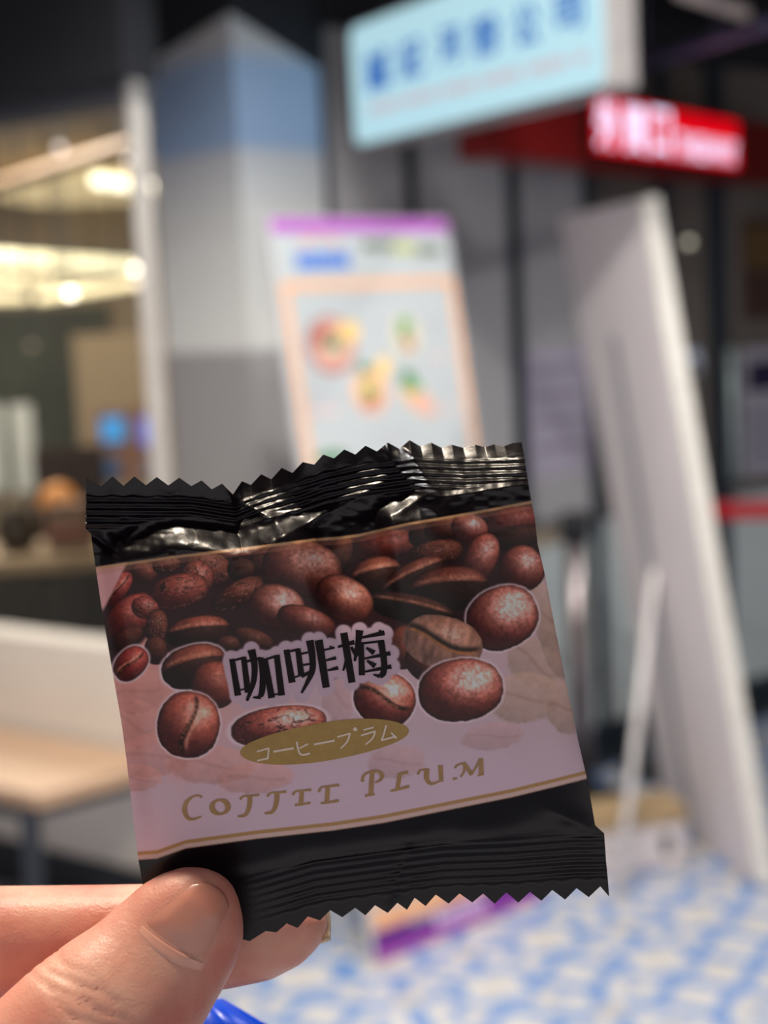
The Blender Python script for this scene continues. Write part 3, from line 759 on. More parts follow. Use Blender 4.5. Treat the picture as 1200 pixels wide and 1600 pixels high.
# tan ceiling beam
t = empty('ceiling_beam'); tag(t, 'light brown beam crossing the restaurant ceiling', 'beam')
a = at_depth(-160, 338, 7.2); b = at_depth(238, 216, 6.2); d = (b - a).normalized()
bm = bmesh.new(); tube(bm, a, b, 0.035, seg=4); bm_obj('timber', bm, mat('beam_tan', (104, 82, 60), 0.5), t)
for s in (.3, .9):
    q = a.lerp(b, s); bm = bmesh.new(); tube(bm, q, Vector((q.x, q.y, 2.62)), 0.006, seg=6); bm_obj('rod', bm, mul, t)
# white banners
for px0, px1 in ((20, 54), (-26, 6)):
    t = empty('banner_stand'); tag(t, 'narrow white banner standing before the dark green board', 'banner', 'narrow white banners in the restaurant')
    a = at_depth((px0 + px1) / 2, 700, 7.0); hw = (px1 - px0) / 2 * 7.0 / F; t.location = (a.x, 7.0, 0)
    zt_ = at_depth((px0 + px1) / 2, 632, 7.0).z; zb2 = at_depth((px0 + px1) / 2, 768, 7.0).z
    box('cloth', -hw, hw, -0.01, 0.0, zb2, zt_, mat('banner_cloth', (206, 212, 206), 0.7), t)
    bm = bmesh.new(); tube(bm, (0, 0.01, 0.02), (0, 0.01, zt_), 0.012, seg=8); bm_obj('pole', bm, steel, t)
    bm = bmesh.new(); lathe(bm, [(0.055, 0), (0.055, 0.02), (0.02, 0.03)], 20); bm_obj('base', bm, blk, t)
# counter
a = at_depth(-200, 890, 5.2); zt_ = at_depth(60, 872, 5.2).z; b = at_depth(232, 890, 5.2)
ct = empty('counter', (a.x, 5.2, 0)); tag(ct, 'long counter with light wooden top and dark front inside the restaurant', 'counter')
Lc = b.x - a.x
box('worktop', -0.02, Lc, -0.03, 0.5, zt_ - 0.045, zt_, mat('counter_wood', (150, 128, 96), 0.5), ct, 0.004)
for i in range(5): box('front_panel', Lc * i / 5 + 0.004, Lc * (i + 1) / 5 - 0.004, 0.0, 0.02, 0.06, zt_ - 0.045, mat('counter_dark', (46, 43, 36), 0.5, var=.3, scale=3), ct)
box('carcass', 0, Lc - 0.004, 0.02, 0.48, 0.0, zt_ - 0.045, mat('counter_body', (52, 46, 40), 0.6), ct)
# goods on the counter
cols = [(150, 122, 100), (140, 84, 66), (158, 132, 112), (120, 92, 74)]
zz0 = zt_ + 0.0005
for i, (c, nm) in enumerate(zip(cols, ('tan', 'rust red', 'beige', 'brown'))):
    a = at_depth(72, 850, 5.35); b = at_depth(140, 850, 5.35); h = 0.043
    t = empty('food_box', (a.x, 5.35, zz0)); tag(t, '%s cardboard box in the stack on the restaurant counter' % nm, 'box')
    box('body', 0.004 * i, b.x - a.x - 0.003 * i, 0, 0.12, 0, h * 0.7, mat('food_box_' + nm, c, 0.6), t, 0.002)
    box('lid', 0.004 * i - 0.002, b.x - a.x - 0.003 * i + 0.002, -0.002, 0.122, h * 0.7, h - 0.0005, mat('food_box_lid_' + nm, tuple(int(x * 1.08) for x in c), 0.6), t, 0.002)
    zz0 += h
# amber lamp standing on the counter
q = at_depth(86, 778, 5.55); t = empty('table_lamp', (q.x, 5.6, zt_)); tag(t, 'amber glowing table lamp with domed shade behind the stacked boxes', 'lamp')
hq = q.z - zt_
bm = bmesh.new(); lathe(bm, [(0.05, 0.0005), (0.05, 0.012), (0.012, 0.02), (0.01, hq - 0.02)], 20); bm_obj('stem', bm, blk, t, True)
bm = bmesh.new(); lathe(bm, [(0.07, hq - 0.035), (0.068, hq), (0.045, hq + 0.035), (0.01, hq + 0.05)], 24); bm_obj('shade', bm, mat('amber_shade', (206, 140, 70), 0.5, emit=(190, 118, 50), es=0.6), t, True)
# dark urn on the counter
q = at_depth(28, 872, 5.4); t = empty('storage_jar', (q.x, 5.42, zt_)); tag(t, 'dark olive round storage jar on the restaurant counter', 'jar')
bm = bmesh.new(); lathe(bm, [(0.05, 0.0005), (0.075, 0.03), (0.08, 0.09), (0.06, 0.135), (0.05, 0.14)], 24); bm_obj('body', bm, mat('jar_olive', (58, 50, 36), 0.4), t, True)
bm = bmesh.new(); lathe(bm, [(0.054, 0.14), (0.054, 0.15), (0.015, 0.16), (0.012, 0.175)], 24); bm_obj('lid', bm, mat('jar_lid', (74, 62, 46), 0.4), t, True)
# dark chair beyond the counter
q = at_depth(92, 735, 6.4); t = empty('chair', (q.x, 6.4, 0)); tag(t, 'dark brown high-backed chair beyond the restaurant counter', 'chair')
cm = mat('chair_brown', (52, 38, 30), 0.5)
hz = at_depth(92, 704, 6.4).z
box('backrest', -0.16, 0.16, 0.2, 0.24, 0.55, hz, cm, t, 0.01); box('seat', -0.18, 0.18, -0.2, 0.2, 0.43, 0.47, cm, t, 0.008)
for sx in (-1, 1):
    for sy in (-1, 1): box('leg', sx * 0.15 - 0.015, sx * 0.15 + 0.015, sy * 0.17 - 0.015, sy * 0.17 + 0.015, 0, 0.43, cm, t)
    box('back_post', sx * 0.15 - 0.015, sx * 0.15 + 0.015, 0.205, 0.235, 0.47, 0.56, cm, t)
# warm area lights without fixtures, added to brighten the restaurant
for x, y in ((-1.7, 6.4), (-3.0, 8.5)):
    ld = bpy.data.lights.new('restaurant_fill', 'AREA'); ld.energy = 75; ld.size = 1.2; ld.color = (1.0, 0.88, 0.72)
    o = bpy.data.objects.new('restaurant_fill', ld); COL.objects.link(o); o.location = (x, y, 2.6)

# ================================================================== WRAPPER
def smooth(e0, e1, x):
    t = np.clip((x - e0) / (e1 - e0), 0, 1); return t * t * (3 - 2 * t)
def vnoise(x, y, seed=0, oct=3):
    out = np.zeros_like(x, dtype=float); amp = 1.0; tot = 0
    for o in range(oct):
        g = np.random.RandomState(seed + o).rand(64, 64)
        xi = np.floor(x).astype(int); yi = np.floor(y).astype(int); fx = x - xi; fy = y - yi
        fx = fx * fx * (3 - 2 * fx); fy = fy * fy * (3 - 2 * fy)
        a = g[yi % 64, xi % 64]; b = g[yi % 64, (xi + 1) % 64]; c = g[(yi + 1) % 64, xi % 64]; d = g[(yi + 1) % 64, (xi + 1) % 64]
        out += amp * ((a * (1 - fx) + b * fx) * (1 - fy) + (c * (1 - fx) + d * fx) * fy); tot += amp
        amp *= 0.5; x = x * 2.03 + 7.1; y = y * 2.03 + 3.7
    return out / tot

TOP_T = [(135, 748), (158, 762), (176, 746), (193, 761), (210, 746), (228, 760), (245, 747), (263, 760), (280, 748), (299, 761), (315, 752), (331, 766), (347, 757), (364, 774), (378, 753), (392, 759), (408, 742), (424, 750), (440, 732), (457, 740), (473, 723), (491, 727), (505, 711), (522, 717), (538, 703), (555, 711), (571, 697), (589, 706), (606, 692), (624, 702), (640, 688), (657, 698), (674, 692), (690, 700), (706, 695), (724, 700), (742, 695), (758, 699), (773, 694), (788, 697), (802, 692), (815, 691)]
BOT_T = [(237, 1470), (256, 1490), (272, 1475), (290, 1490), (306, 1473), (322, 1487), (340, 1470), (352, 1483), (367, 1466), (390, 1472), (415, 1456), (432, 1458), (448, 1444), (465, 1451), (481, 1433), (500, 1439), (516, 1423), (535, 1434), (555, 1419), (571, 1431), (586, 1415), (606, 1427), (621, 1411), (636, 1422), (648, 1403), (665, 1416), (681, 1398), (701, 1412), (718, 1396), (738, 1410), (755, 1396), (773, 1412), (791, 1394), (810, 1410), (828, 1393), (846, 1407), (863, 1390), (883, 1405), (901, 1387), (920, 1401), (938, 1384), (952, 1400)]
LEFT_E = [(135, 752), (134, 800), (134, 826), (142, 834), (150, 890), (158, 945), (166, 992), (178, 1062), (190, 1130), (198, 1190), (206, 1262), (216, 1342), (225, 1392), (232, 1440), (237, 1475)]
RIGHT_E = [(815, 695), (820, 716), (827, 765), (836, 812), (840, 850), (852, 900), (868, 985), (886, 1075), (904, 1160), (918, 1220), (930, 1290), (944, 1302), (947, 1345), (952, 1395)]
TOP_M = [(135, 755), (299, 756), (345, 763), (366, 766), (395, 754), (440, 739), (505, 717), (560, 705), (640, 694), (720, 697), (815, 694)]
BOT_M = [(237, 1480), (300, 1482), (390, 1465), (500, 1433), (600, 1419), (700, 1406), (800, 1402), (900, 1394), (952, 1393)]
def interp_x(P, x):
    P = np.array(P, float); return np.interp(x, P[:, 0], P[:, 1])
def interp_y(P, y):
    P = np.array(P, float); return np.interp(y, P[:, 1], P[:, 0])
NS_, NT_ = 640, 600
s1_ = np.linspace(0, 1, NS_); t1_ = np.linspace(0, 1, NT_)
def wrap_xy(s, t):
    xt = 135 + s * 680; xb = 237 + s * 715
    yt = interp_x(TOP_M, xt); yb = interp_x(BOT_M, xb)
    yl = 753 + t * (1478 - 753); yr = 694 + t * (1394 - 694)
    xl = interp_y(LEFT_E, yl); xr = interp_y(RIGHT_E, yr)
    x = (1 - t) * xt + t * xb + (1 - s) * xl + s * xr - ((1 - s) * (1 - t) * 135 + s * (1 - t) * 815 + (1 - s) * t * 237 + s * t * 952)
    y = (1 - t) * yt + t * yb + (1 - s) * yl + s * yr - ((1 - s) * (1 - t) * 755 + s * (1 - t) * 694 + (1 - s) * t * 1480 + s * t * 1393)
    dt = interp_x(TOP_T, xt) - yt; db = interp_x(BOT_T, xb) - yb
    H = yb - yt; v = t * H; vb = (1 - t) * H
    y = y + dt * np.clip(1 - v / 26, 0, 1) + db * np.clip(1 - vb / 26, 0, 1)
    return x, y, v, vb
def wrap_z(s, t, x, y, v, vb, back=False):
    # pillow
    side = 1 - np.abs(2 * s - 1) ** 3.2
    sealw = 76 - 18 * smooth(0.75, 1.0, s) - 20 * smooth(0.04, 0.22, s) * (1 - smooth(0.42, 0.5, s))
    ramp_h = 46 * (1 - smooth(0.46, 0.53, s)) + 12 + 34 * smooth(0.63, 0.68, s) * (1 - smooth(0.74, 0.84, s))
    up = smooth(0, 1, (v - sealw) / 52)
    deep = smooth(120, 330, v)
    low = 1 - smooth(0, 1, 1 - (vb - 92) / 150)
    z = (ramp_h * up * (1 - deep) + 52 * deep) * side ** 0.8 * low
    if back:
        return -z * 0.9 - 1.0
    # left shoulder fold
    z = z * smooth(0.0, 0.05, s) ** 0.6
    # crimped seals
    rid = smooth(18, 26, v) * (1 - smooth(sealw - 8, sealw, v))
    irr = 0.55 + 0.9 * vnoise(x / 60, y / 40, 3, 2)
    z = z + 1.7 * irr * rid * np.sin(2 * np.pi * v / 10.6)
    ridb = smooth(14, 24, vb) * (1 - smooth(84, 96, vb))
    z = z + 0.5 * irr * ridb * np.sin(2 * np.pi * vb / 11.5)
    # the seal bends away at the right and buckles in the middle
    tilt = 1.0 * smooth(0.70, 0.755, s - (v - 30) * 0.0009) + 0.55 * smooth(0.325, 0.36, s) * (1 - smooth(0.42, 0.52, s))
    z = z - tilt * np.clip(sealw + 6 - v, 0, None) * (1 - 0.25 * smooth(0.9, 1, s))
    z = z - 0.18 * np.clip(70 - v, 0, None) * smooth(0.52, 0.6, s) * (1 - smooth(0.66, 0.70, s))
    # diagonal creases
    def crease(x0, y0, x1, y1, wd, h):
        dx, dy = x1 - x0, y1 - y0; L2 = dx * dx + dy * dy
        tt = np.clip(((x - x0) * dx + (y - y0) * dy) / L2, 0, 1)
        dd = np.hypot(x - x0 - tt * dx, y - y0 - tt * dy)
        return h * np.exp(-(dd / wd) ** 1.6) * np.sin(np.pi * np.clip(0.12 + 0.8 * tt, 0, 1))
    z = z + crease(362, 776, 430, 812, 10, 9) + crease(430, 842, 532, 792, 12, 15) + crease(380, 822, 470, 795, 6, 6) + crease(500, 760, 470, 800, 9, -7)
    z = z + crease(530, 795, 610, 745, 12, 7) + crease(600, 812, 690, 760, 12, 9) + crease(175, 860, 230, 812, 9, 6) + crease(140, 832, 185, 868, 7, -8)
    z = z + crease(215, 1342, 290, 1320, 10, -4) + crease(640, 1330, 610, 1400, 10, 4) + crease(850, 1260, 930, 1300, 14, -5) + crease(560, 845, 500, 870, 14, 4)
    z = z + crease(250, 1395, 420, 1360, 16, 6) + crease(420, 1360, 900, 1290, 16, 4)
    z = z + (vnoise(x / 95, y / 95, 11, 2) - 0.5) * 16 * side * smooth(60, 160, v) * smooth(60, 160, vb)
    z = z + (vnoise(x / 22, y / 16, 21, 2) - 0.5) * 5 * (1 - smooth(110, 150, v)) * smooth(8, 30, v)
    # thumb pressing the corner
    pd = np.hypot((x - 320) / 95, (y - 1435) / 75)
    z = np.where(pd < 1.6, z * smooth(0.55, 1.6, pd), z)
    return z + 1.0

# ---- print, painted in flat ink over photo-pixel coordinates of the film
X0, X1, Y0, Y1 = 120, 970, 675, 1505
gx, gy = np.meshgrid(np.arange(X0, X1), np.arange(Y0, Y1)); gx = gx.astype(float); gy = gy.astype(float)
img = np.zeros(gx.shape + (3,)); img[:] = (160, 138, 148)
def blend(mask, col):
    m = np.clip(mask, 0, 1)[..., None]; img[:] = img * (1 - m) + np.asarray(col, float) * m
n1 = vnoise(gx / 40, gy / 40, 31); n2 = vnoise(gx / 9, gy / 9, 41); n3 = vnoise(gx / 4, gy / 4, 51, 2)
# faded ghost beans and warm wash
blend(smooth(1260, 1080, gy + (n1 - .5) * 120) * smooth(520, 180, gx) * 0.9, (172, 112, 102))
blend(smooth(1200, 1060, gy) * 0.25, (160, 122, 118))
def ell(cx, cy, rx, ry, ang):
    a = math.radians(ang); ca, sa = math.cos(a), math.sin(a)
    dx, dy = gx - cx, gy - cy
    return (dx * ca + dy * sa) / rx, (-dx * sa + dy * ca) / ry
def ghost(cx, cy, rx, ry, ang, col=(158, 120, 106), k=0.75):
    u, v = ell(cx, cy, rx, ry, ang); q = u * u + v * v
    m = smooth(1.15, 0.8, q + (n2 - .5) * 0.3) * k
    sh = (0.92 + 0.2 * (u * 0.35 - v * 0.6) + (n2 - 0.5) * 0.14)[..., None]
    mm = m[..., None]; img[:] = img * (1 - mm) + np.asarray(col) * sh * mm
    cr = np.exp(-((v - 0.25 * np.sin(u * 2.5)) / 0.09) ** 2) * (np.abs(u) < .8) * m
    blend(cr * 0.45, (124, 88, 76))
for g in ((215, 1080, 45, 35, -20), (205, 1130, 50, 40, 15), (240, 1180, 70, 35, -10), (330, 1195, 70, 30, 0), (205, 1215, 50, 22, 0), (400, 1215, 60, 25, -5)):
    ghost(*g, col=(176, 122, 114), k=0.5)
for g in ((835, 1035, 45, 38, 25), (818, 1090, 58, 40, -5), (870, 1000, 25, 60, -10), (850, 960, 22, 60, -15), (880, 1105, 28, 45, -20)):
    ghost(*g, col=(164, 134, 120), k=0.7)
for g in ((770, 1150, 50, 22, -8), (620, 1190, 45, 26, -5), (530, 1090, 26, 50, 10)):
    ghost(*g, col=(166, 128, 128), k=0.45)
# dark ground among the beans
blo = np.interp(gx, [140, 175, 215, 235, 262, 300, 340, 430, 520, 575, 620, 680, 720, 770, 800, 830, 860], [1020, 1050, 1010, 990, 1020, 1060, 1090, 1070, 1060, 1040, 1040, 1020, 1010, 1000, 960, 900, 880])
blend(smooth(6, -6, gy - blo), (34, 14, 17))
def z6(x, y): return 140 + x * .3, 830 + y * .3
def z7(x, y): return 440 + x * .35, 780 + y * .35
def bean(cx, cy, rx, ry, ang, tone=1.0, red=0.0, kind='plain', hl=0.6, halo=0):
    u, v = ell(cx, cy, rx, ry, ang)
    wob = (n2 - .5) * 0.10
    q = (np.abs(u) ** 2.2 + np.abs(v) ** 2.2) + wob
    px = 1.6 / min(rx, ry)
    if halo: blend(smooth(1 + halo * 9.0 / min(rx, ry) + px, 1.0, q) * 0.9, (184, 162, 168))
    m = smooth(1 + px, 1 - px, q)
    if m.max() <= 0: return
    zc_ = np.sqrt(np.clip(1 - q, 0, 1))
    a = math.radians(ang)
    nxu = (u * math.cos(a) - v * math.sin(a)); nyu = (u * math.sin(a) + v * math.cos(a))
    lam = np.clip(0.42 * nxu - 0.62 * nyu + 0.62 * zc_, 0, 1.2)
    c_dark = np.array((40 + 14 * red, 15, 15)); c_mid = np.array((128 + 18 * red, 64 - 12 * red, 46 - 2 * red)); c_hi = np.array((206, 160, 152))
    l3 = (np.clip(lam * 1.1, 0, 1) ** 1.3)[..., None]
    col = c_dark * (1 - l3) + c_mid * l3
    sp = np.exp(-(((nxu - 0.28) / (0.32 + 0.22 * hl)) ** 2 + ((nyu + 0.34) / (0.28 + 0.20 * hl)) ** 2)) * hl * (0.65 + 0.7 * n3)
    col = col * (1 - np.clip(sp, 0, 1)[..., None]) + c_hi * np.clip(sp, 0, 1)[..., None]
    col = col * (0.66 + 0.4 * n2 + 0.28 * n3)[..., None] * tone
    col = col * (1 - 0.35 * smooth(0.7, 1.0, q))[..., None]
    if kind in ('crease', 'creasev'):
        w_ = 0.14 * np.sin(u * 3.0) - 0.02
        dline = np.exp(-((v - w_) / 0.075) ** 2) * smooth(0.98, .75, np.abs(u))
        lline = np.exp(-((v - w_ + 0.16) / 0.07) ** 2) * smooth(0.9, .55, np.abs(u)) * (0.5 + n3)
        gold = np.exp(-((v - w_ - 0.02) / 0.03) ** 2) * smooth(0.9, .6, np.abs(u)) * (n3 > .5)
        col = col * (1 - 0.75 * dline)[..., None]
        col = col * (1 - 0.6 * lline)[..., None] + np.array((196, 140, 116)) * (0.6 * lline)[..., None]
        col = col * (1 - 0.6 * gold)[..., None] + np.array((172, 110, 52)) * (0.6 * gold)[..., None]
    if kind == 'wrinkle':
        k = vnoise(u * 3.2 + cx, v * 4.2 + cy, 61, 3); rg = np.exp(-((k - .5) / 0.035) ** 2) * smooth(1, .5, q)
        rg2 = np.exp(-((k - .56) / 0.03) ** 2) * smooth(1, .5, q)
        col = col * (1 - 0.7 * rg)[..., None]
        col = col * (1 - 0.45 * rg2)[..., None] + np.array((176, 116, 104)) * (0.45 * rg2)[..., None]
    if kind == 'rim':       # bright top ridge, dark flat face below
        w_ = -0.15 - 0.25 * np.cos(u * 1.4)
        face = smooth(w_, w_ + 0.12, v)
        col = col * (1 - 0.62 * face)[..., None]
        rg = np.exp(-((v - w_ + 0.10) / 0.10) ** 2) * smooth(.98, .6, np.abs(u)) * (0.35 + 0.9 * n3)
        col = col * (1 - 0.55 * rg)[..., None] + np.array((186, 124, 96)) * (0.55 * rg)[..., None]
    if kind == 'cracked':   # pale split bean
        col = col * 0.55 + np.array((168, 132, 112)) * (0.45 * (0.6 + 0.8 * vnoise(u * 9, v * 2.5, 71, 2)))[..., None]
        w_ = -0.12 + 0.22 * np.sin(u * 2.6 + .6)
        d_ = np.exp(-((v - w_) / 0.13) ** 2) * smooth(1, .8, np.abs(u))
        col = col * (1 - 0.78 * d_)[..., None]
        g_ = np.exp(-((v - w_ - 0.12) / 0.06) ** 2) * smooth(1, .8, np.abs(u)) * (0.4 + n3)
        col = col * (1 - 0.6 * g_)[..., None] + np.array((170, 100, 50)) * (0.6 * g_)[..., None]
    mm = m[..., None]; img[:] = img * (1 - mm) + np.clip(col, 0, 230) * mm
def b6(x, y, rx, ry, *a, **k): bean(*z6(x, y), rx * .315, ry * .315, *a, **k)
def b7(x, y, rx, ry, *a, **k): bean(*z7(x, y), rx * .37, ry * .37, *a, **k)
# back rows first
b6(285, 215, 65, 55, 0, tone=.8, hl=.2); b6(400, 175, 70, 45, -10, tone=.8, hl=.2, kind='wrinkle')
b6(620, 195, 120, 85, 15, tone=.85, kind='wrinkle', hl=.3); b6(950, 160, 115, 95, -20, tone=.75, hl=.25)
b6(790, 200, 70, 60, 0, tone=.5, hl=.1)
b7(460, 205, 140, 62, -10, tone=.85, red=.5, hl=.35); b7(640, 160, 70, 55, -10, tone=.45, hl=.1); b7(730, 130, 90, 50, -15, tone=.7, hl=.2)
b7(1030, 100, 120, 62, -12, tone=.8, red=.6, hl=.3); b7(1050, 170, 110, 50, -12, tone=.42, hl=.05)
b7(840, 130, 80, 62, 20, red=.4, hl=.85); b7(890, 265, 70, 115, 22, red=.4, hl=.75)
b7(690, 240, 115, 55, -10, tone=.8, kind='wrinkle', hl=.3); b7(260, 250, 50, 90, 20, tone=.6, hl=.15)
b7(420, 340, 112, 78, -15, kind='rim', hl=.5); b7(590, 350, 150, 65, -27, kind='rim', hl=.45, tone=.9)
b7(745, 400, 170, 95, -6, tone=.8, red=.2, hl=.35, kind='rim')
b7(1075, 308, 92, 98, -30, red=.3, hl=.85)
b7(580, 490, 190, 62, 12, tone=.5, kind='rim', hl=.1)
b7(90, 310, 170, 120, 10, tone=1.0, hl=.8); b7(280, 445, 130, 92, 28, tone=1.05, hl=.75)
b6(560, 240, 85, 80, 60, red=.3, hl=.45, kind='wrinkle'); b6(465, 315, 150, 88, -12, kind='wrinkle', red=.35, hl=.3)
b6(150, 300, 100, 48, -55, red=.9, hl=.4, kind='crease'); b6(770, 330, 145, 62, -30, tone=.75, kind='wrinkle', hl=.2)
b6(975, 395, 140, 112, 15, red=.1, hl=.95); b6(1130, 470, 150, 72, 18, tone=.9, red=.3, hl=.5)
b6(215, 440, 140, 92, -35, red=.75, hl=.6); b6(290, 400, 70, 55, 20, red=.6, hl=.6, kind='wrinkle'); b6(350, 500, 55, 90, 5, tone=.75, kind='wrinkle', hl=.3)
b6(190, 560, 95, 50, -35, tone=.55, red=.3, hl=.1)
b6(345, 620, 58, 72, 0, tone=.6, hl=.15, halo=0); b6(565, 525, 160, 80, -8, kind='rim', red=.2, hl=.3)
b6(850, 560, 110, 50, 18, tone=.65, hl=.2); b6(720, 585, 60, 40, 0, tone=.6, hl=.2)
b6(215, 690, 98, 72, -45, red=1.0, hl=.35, kind='crease', halo=1)
b7(985, 530, 155, 132, -25, red=.35, tone=1.12, hl=1.1, halo=1)
b7(545, 660, 70, 95, 10, tone=.85, red=.2, hl=.3)
b7(640, 730, 90, 75, 40, tone=.7, hl=.1); b7(720, 640, 170, 112, 14, kind='cracked', hl=.6, tone=1.0)
b6(545, 705, 165, 108, -15, kind='rim', red=.1, hl=.3, halo=1); b6(650, 800, 115, 120, 0, red=.25, hl=.35)
b7(800, 852, 180, 132, -8, red=.35, tone=1.15, hl=1.0, halo=1)
b6(515, 1008, 165, 155, 100, red=.25, tone=1.25, hl=.6, kind='crease', halo=1)
b6(985, 1015, 240, 98, -8, red=.4, tone=1.25, hl=.8, kind='wrinkle', halo=1)
b7(460, 890, 132, 115, 20, red=.3, tone=1.25, hl=.8, kind='crease', halo=1)
# white glow round the title
TITLE = [  # zoom coordinates: list of (points, widths) per character
 [([(125, 308), (162, 530)], [30, 36]), ([(122, 322), (200, 300)], [12, 14]), ([(196, 296), (222, 512)], [30, 34]), ([(160, 500), (212, 488)], [10, 10]),
  ([(243, 252), (262, 350), (255, 450), (216, 562)], [44, 34, 30, 14]), ([(206, 326), (300, 302)], [14, 14]), ([(298, 300), (312, 400), (308, 500), (296, 535)], [32, 34, 34, 26]), ([(300, 540), (252, 542)], [22, 8]),
  ([(324, 306), (366, 545)], [30, 36]), ([(326, 312), (400, 290)], [12, 14]), ([(396, 284), (426, 530)], [32, 36]), ([(366, 528), (420, 516)], [10, 10])],
 [([(455, 252), (490, 452)], [32, 38]), ([(456, 266), (530, 250)], [12, 14]), ([(524, 246), (546, 412)], [30, 34]), ([(490, 424), (552, 404)], [10, 10]),
  ([(596, 196), (612, 300), (608, 390), (546, 516)], [42, 36, 32, 10]), ([(545, 278), (596, 266)], [12, 12]), ([(556, 346), (606, 336)], [12, 12]), ([(545, 414), (606, 384)], [22, 16]),
  ([(650, 194), (696, 482)], [44, 38]), ([(676, 256), (746, 240)], [10, 12]), ([(716, 232), (746, 240)], [10, 4]), ([(690, 318), (756, 302)], [10, 20]), ([(704, 378), (768, 362)], [10, 22])],
 [([(802, 150), (852, 452)], [40, 38]), ([(766, 236), (866, 206)], [12, 26]), ([(826, 262), (818, 320), (798, 380)], [22, 20, 10]), ([(846, 236), (884, 294)], [14, 28]),
  ([(898, 134), (888, 214), (868, 322)], [44, 30, 12]), ([(898, 182), (1048, 150)], [12, 28]), ([(1015, 135), (1048, 152)], [12, 10]), ([(906, 206), (912, 408)], [30, 34]), ([(918, 214), (1040, 200)], [12, 14]),
  ([(1026, 196), (1046, 330), (1040, 396), (1020, 416)], [36, 34, 34, 20]), ([(1020, 414), (980, 402)], [22, 8]), ([(920, 308), (1084, 274)], [10, 24]), ([(918, 388), (1090, 354)], [10, 24]),
  ([(938, 240), (986, 272)], [12, 30]), ([(942, 318), (992, 352)], [12, 30])]]
def zt1(p): return 330 + p[0] * .2583, 950 + p[1] * .2583
dist = np.full(gx.shape, 1e9)
for chx in TITLE:
    for pts, ws_ in chx:
        for (a, b) in zip(pts, pts[1:]):
            (ax_, ay_), (bx_, by_) = zt1(a), zt1(b); dx, dy = bx_ - ax_, by_ - ay_
            tt = np.clip(((gx - ax_) * dx + (gy - ay_) * dy) / (dx * dx + dy * dy), 0, 1)
            dist = np.minimum(dist, np.hypot(gx - ax_ - tt * dx, gy - ay_ - tt * dy))
blend(smooth(15.5, 11.5, dist + (n1 - .5) * 3), (150, 128, 140))
# pale corner at upper left, pink light reflected on the film's left edge put into the ink
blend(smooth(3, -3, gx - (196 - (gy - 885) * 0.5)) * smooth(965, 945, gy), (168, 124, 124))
# bands
top_line = np.interp(gx, [140, 200, 270, 330, 430, 490, 530, 560, 640, 740, 840], [887, 878, 868, 861, 849, 841, 838, 834, 816, 799, 780])
bot_line = np.interp(gx, [200, 245, 290, 400, 520, 600, 700, 800, 870, 925], [1345, 1342, 1326, 1311, 1298, 1286, 1266, 1246, 1229, 1215])
blend(smooth(14, 12, gy - top_line) * smooth(2, 4, gy - top_line) * 0.35, (150, 104, 84))
blend(smooth(1.5, 0, np.abs(gy - top_line - 2.5) - 1.5) * 0.8, (150, 118, 84))
FOIL = np.zeros(gx.shape)
topm = smooth(1, -1, gy - top_line); botm = smooth(-1, 1, gy - bot_line)
blend(topm, (30, 26, 30)); blend(botm, (30, 24, 28)); FOIL = np.clip(topm + botm, 0, 1)
blend(smooth(1, 0, np.abs(gy - bot_line + 4.0) - 3.4), (160, 134, 128))
blend(smooth(1, 0, np.abs(gy - bot_line + 10.5) - 2.4), (134, 102, 66))
blend(smooth(1, 0, np.abs(gy - bot_line - 0.2) - 0.8) * .7, (110, 82, 62))
def s2l(a):
    a = np.clip(a, 0, 255) / 255; return np.where(a <= 0.04045, a / 12.92, ((a + 0.055) / 1.055) ** 2.4)
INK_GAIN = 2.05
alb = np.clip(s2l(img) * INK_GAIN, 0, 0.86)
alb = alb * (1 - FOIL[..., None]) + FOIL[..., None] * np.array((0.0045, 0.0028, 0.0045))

Sg, Tg = np.meshgrid(s1_, t1_)
wx, wy, wv, wvb = wrap_xy(Sg, Tg)
wz = wrap_z(Sg, Tg, wx, wy, wv, wvb)
ORI = (540.0, 1090.0)
def to_local(x, y, z):
    f = 1 - z / F
    return np.stack([(x - 600) * K * f - (ORI[0] - 600) * K, -(y - 800) * K * f + (ORI[1] - 800) * K, z * K], -1)
WR_M = Matrix.Translation(CAM + ROT @ Vector(((ORI[0] - 600) * K, -(ORI[1] - 800) * K, -DW))) @ ROT.to_4x4()
def grid_mesh(name, XYZ, m, parent, colr=None, foil=None, flip=False):
    nt_, ns_ = XYZ.shape[:2]; V = XYZ.reshape(-1, 3)
    i = np.arange(nt_ * ns_).reshape(nt_, ns_)
    q = np.stack([i[:-1, :-1], i[1:, :-1], i[1:, 1:], i[:-1, 1:]], -1).reshape(-1, 4)
    if flip: q = q[:, ::-1]
    me = bpy.data.meshes.new(name); me.vertices.add(len(V)); me.vertices.foreach_set('co', V.astype(np.float32).ravel())
    me.loops.add(q.size); me.loops.foreach_set('vertex_index', q.ravel().astype(np.int32))
    me.polygons.add(len(q)); me.polygons.foreach_set('loop_start', (np.arange(len(q)) * 4).astype(np.int32))
    me.update(calc_edges=True); me.validate()
    me.polygons.foreach_set('use_smooth', [True] * len(me.polygons))
    if colr is not None:
        at = me.color_attributes.new('ink', 'FLOAT_COLOR', 'POINT')
        at.data.foreach_set('color', np.concatenate([colr, np.ones((len(V), 1))], 1).astype(np.float32).ravel())
        at2 = me.attributes.new('foil', 'FLOAT', 'POINT'); at2.data.foreach_set('value', foil.astype(np.float32).ravel())
    me.materials.append(m)
    o = bpy.data.objects.new(name, me); COL.objects.link(o); o.parent = parent
    return o
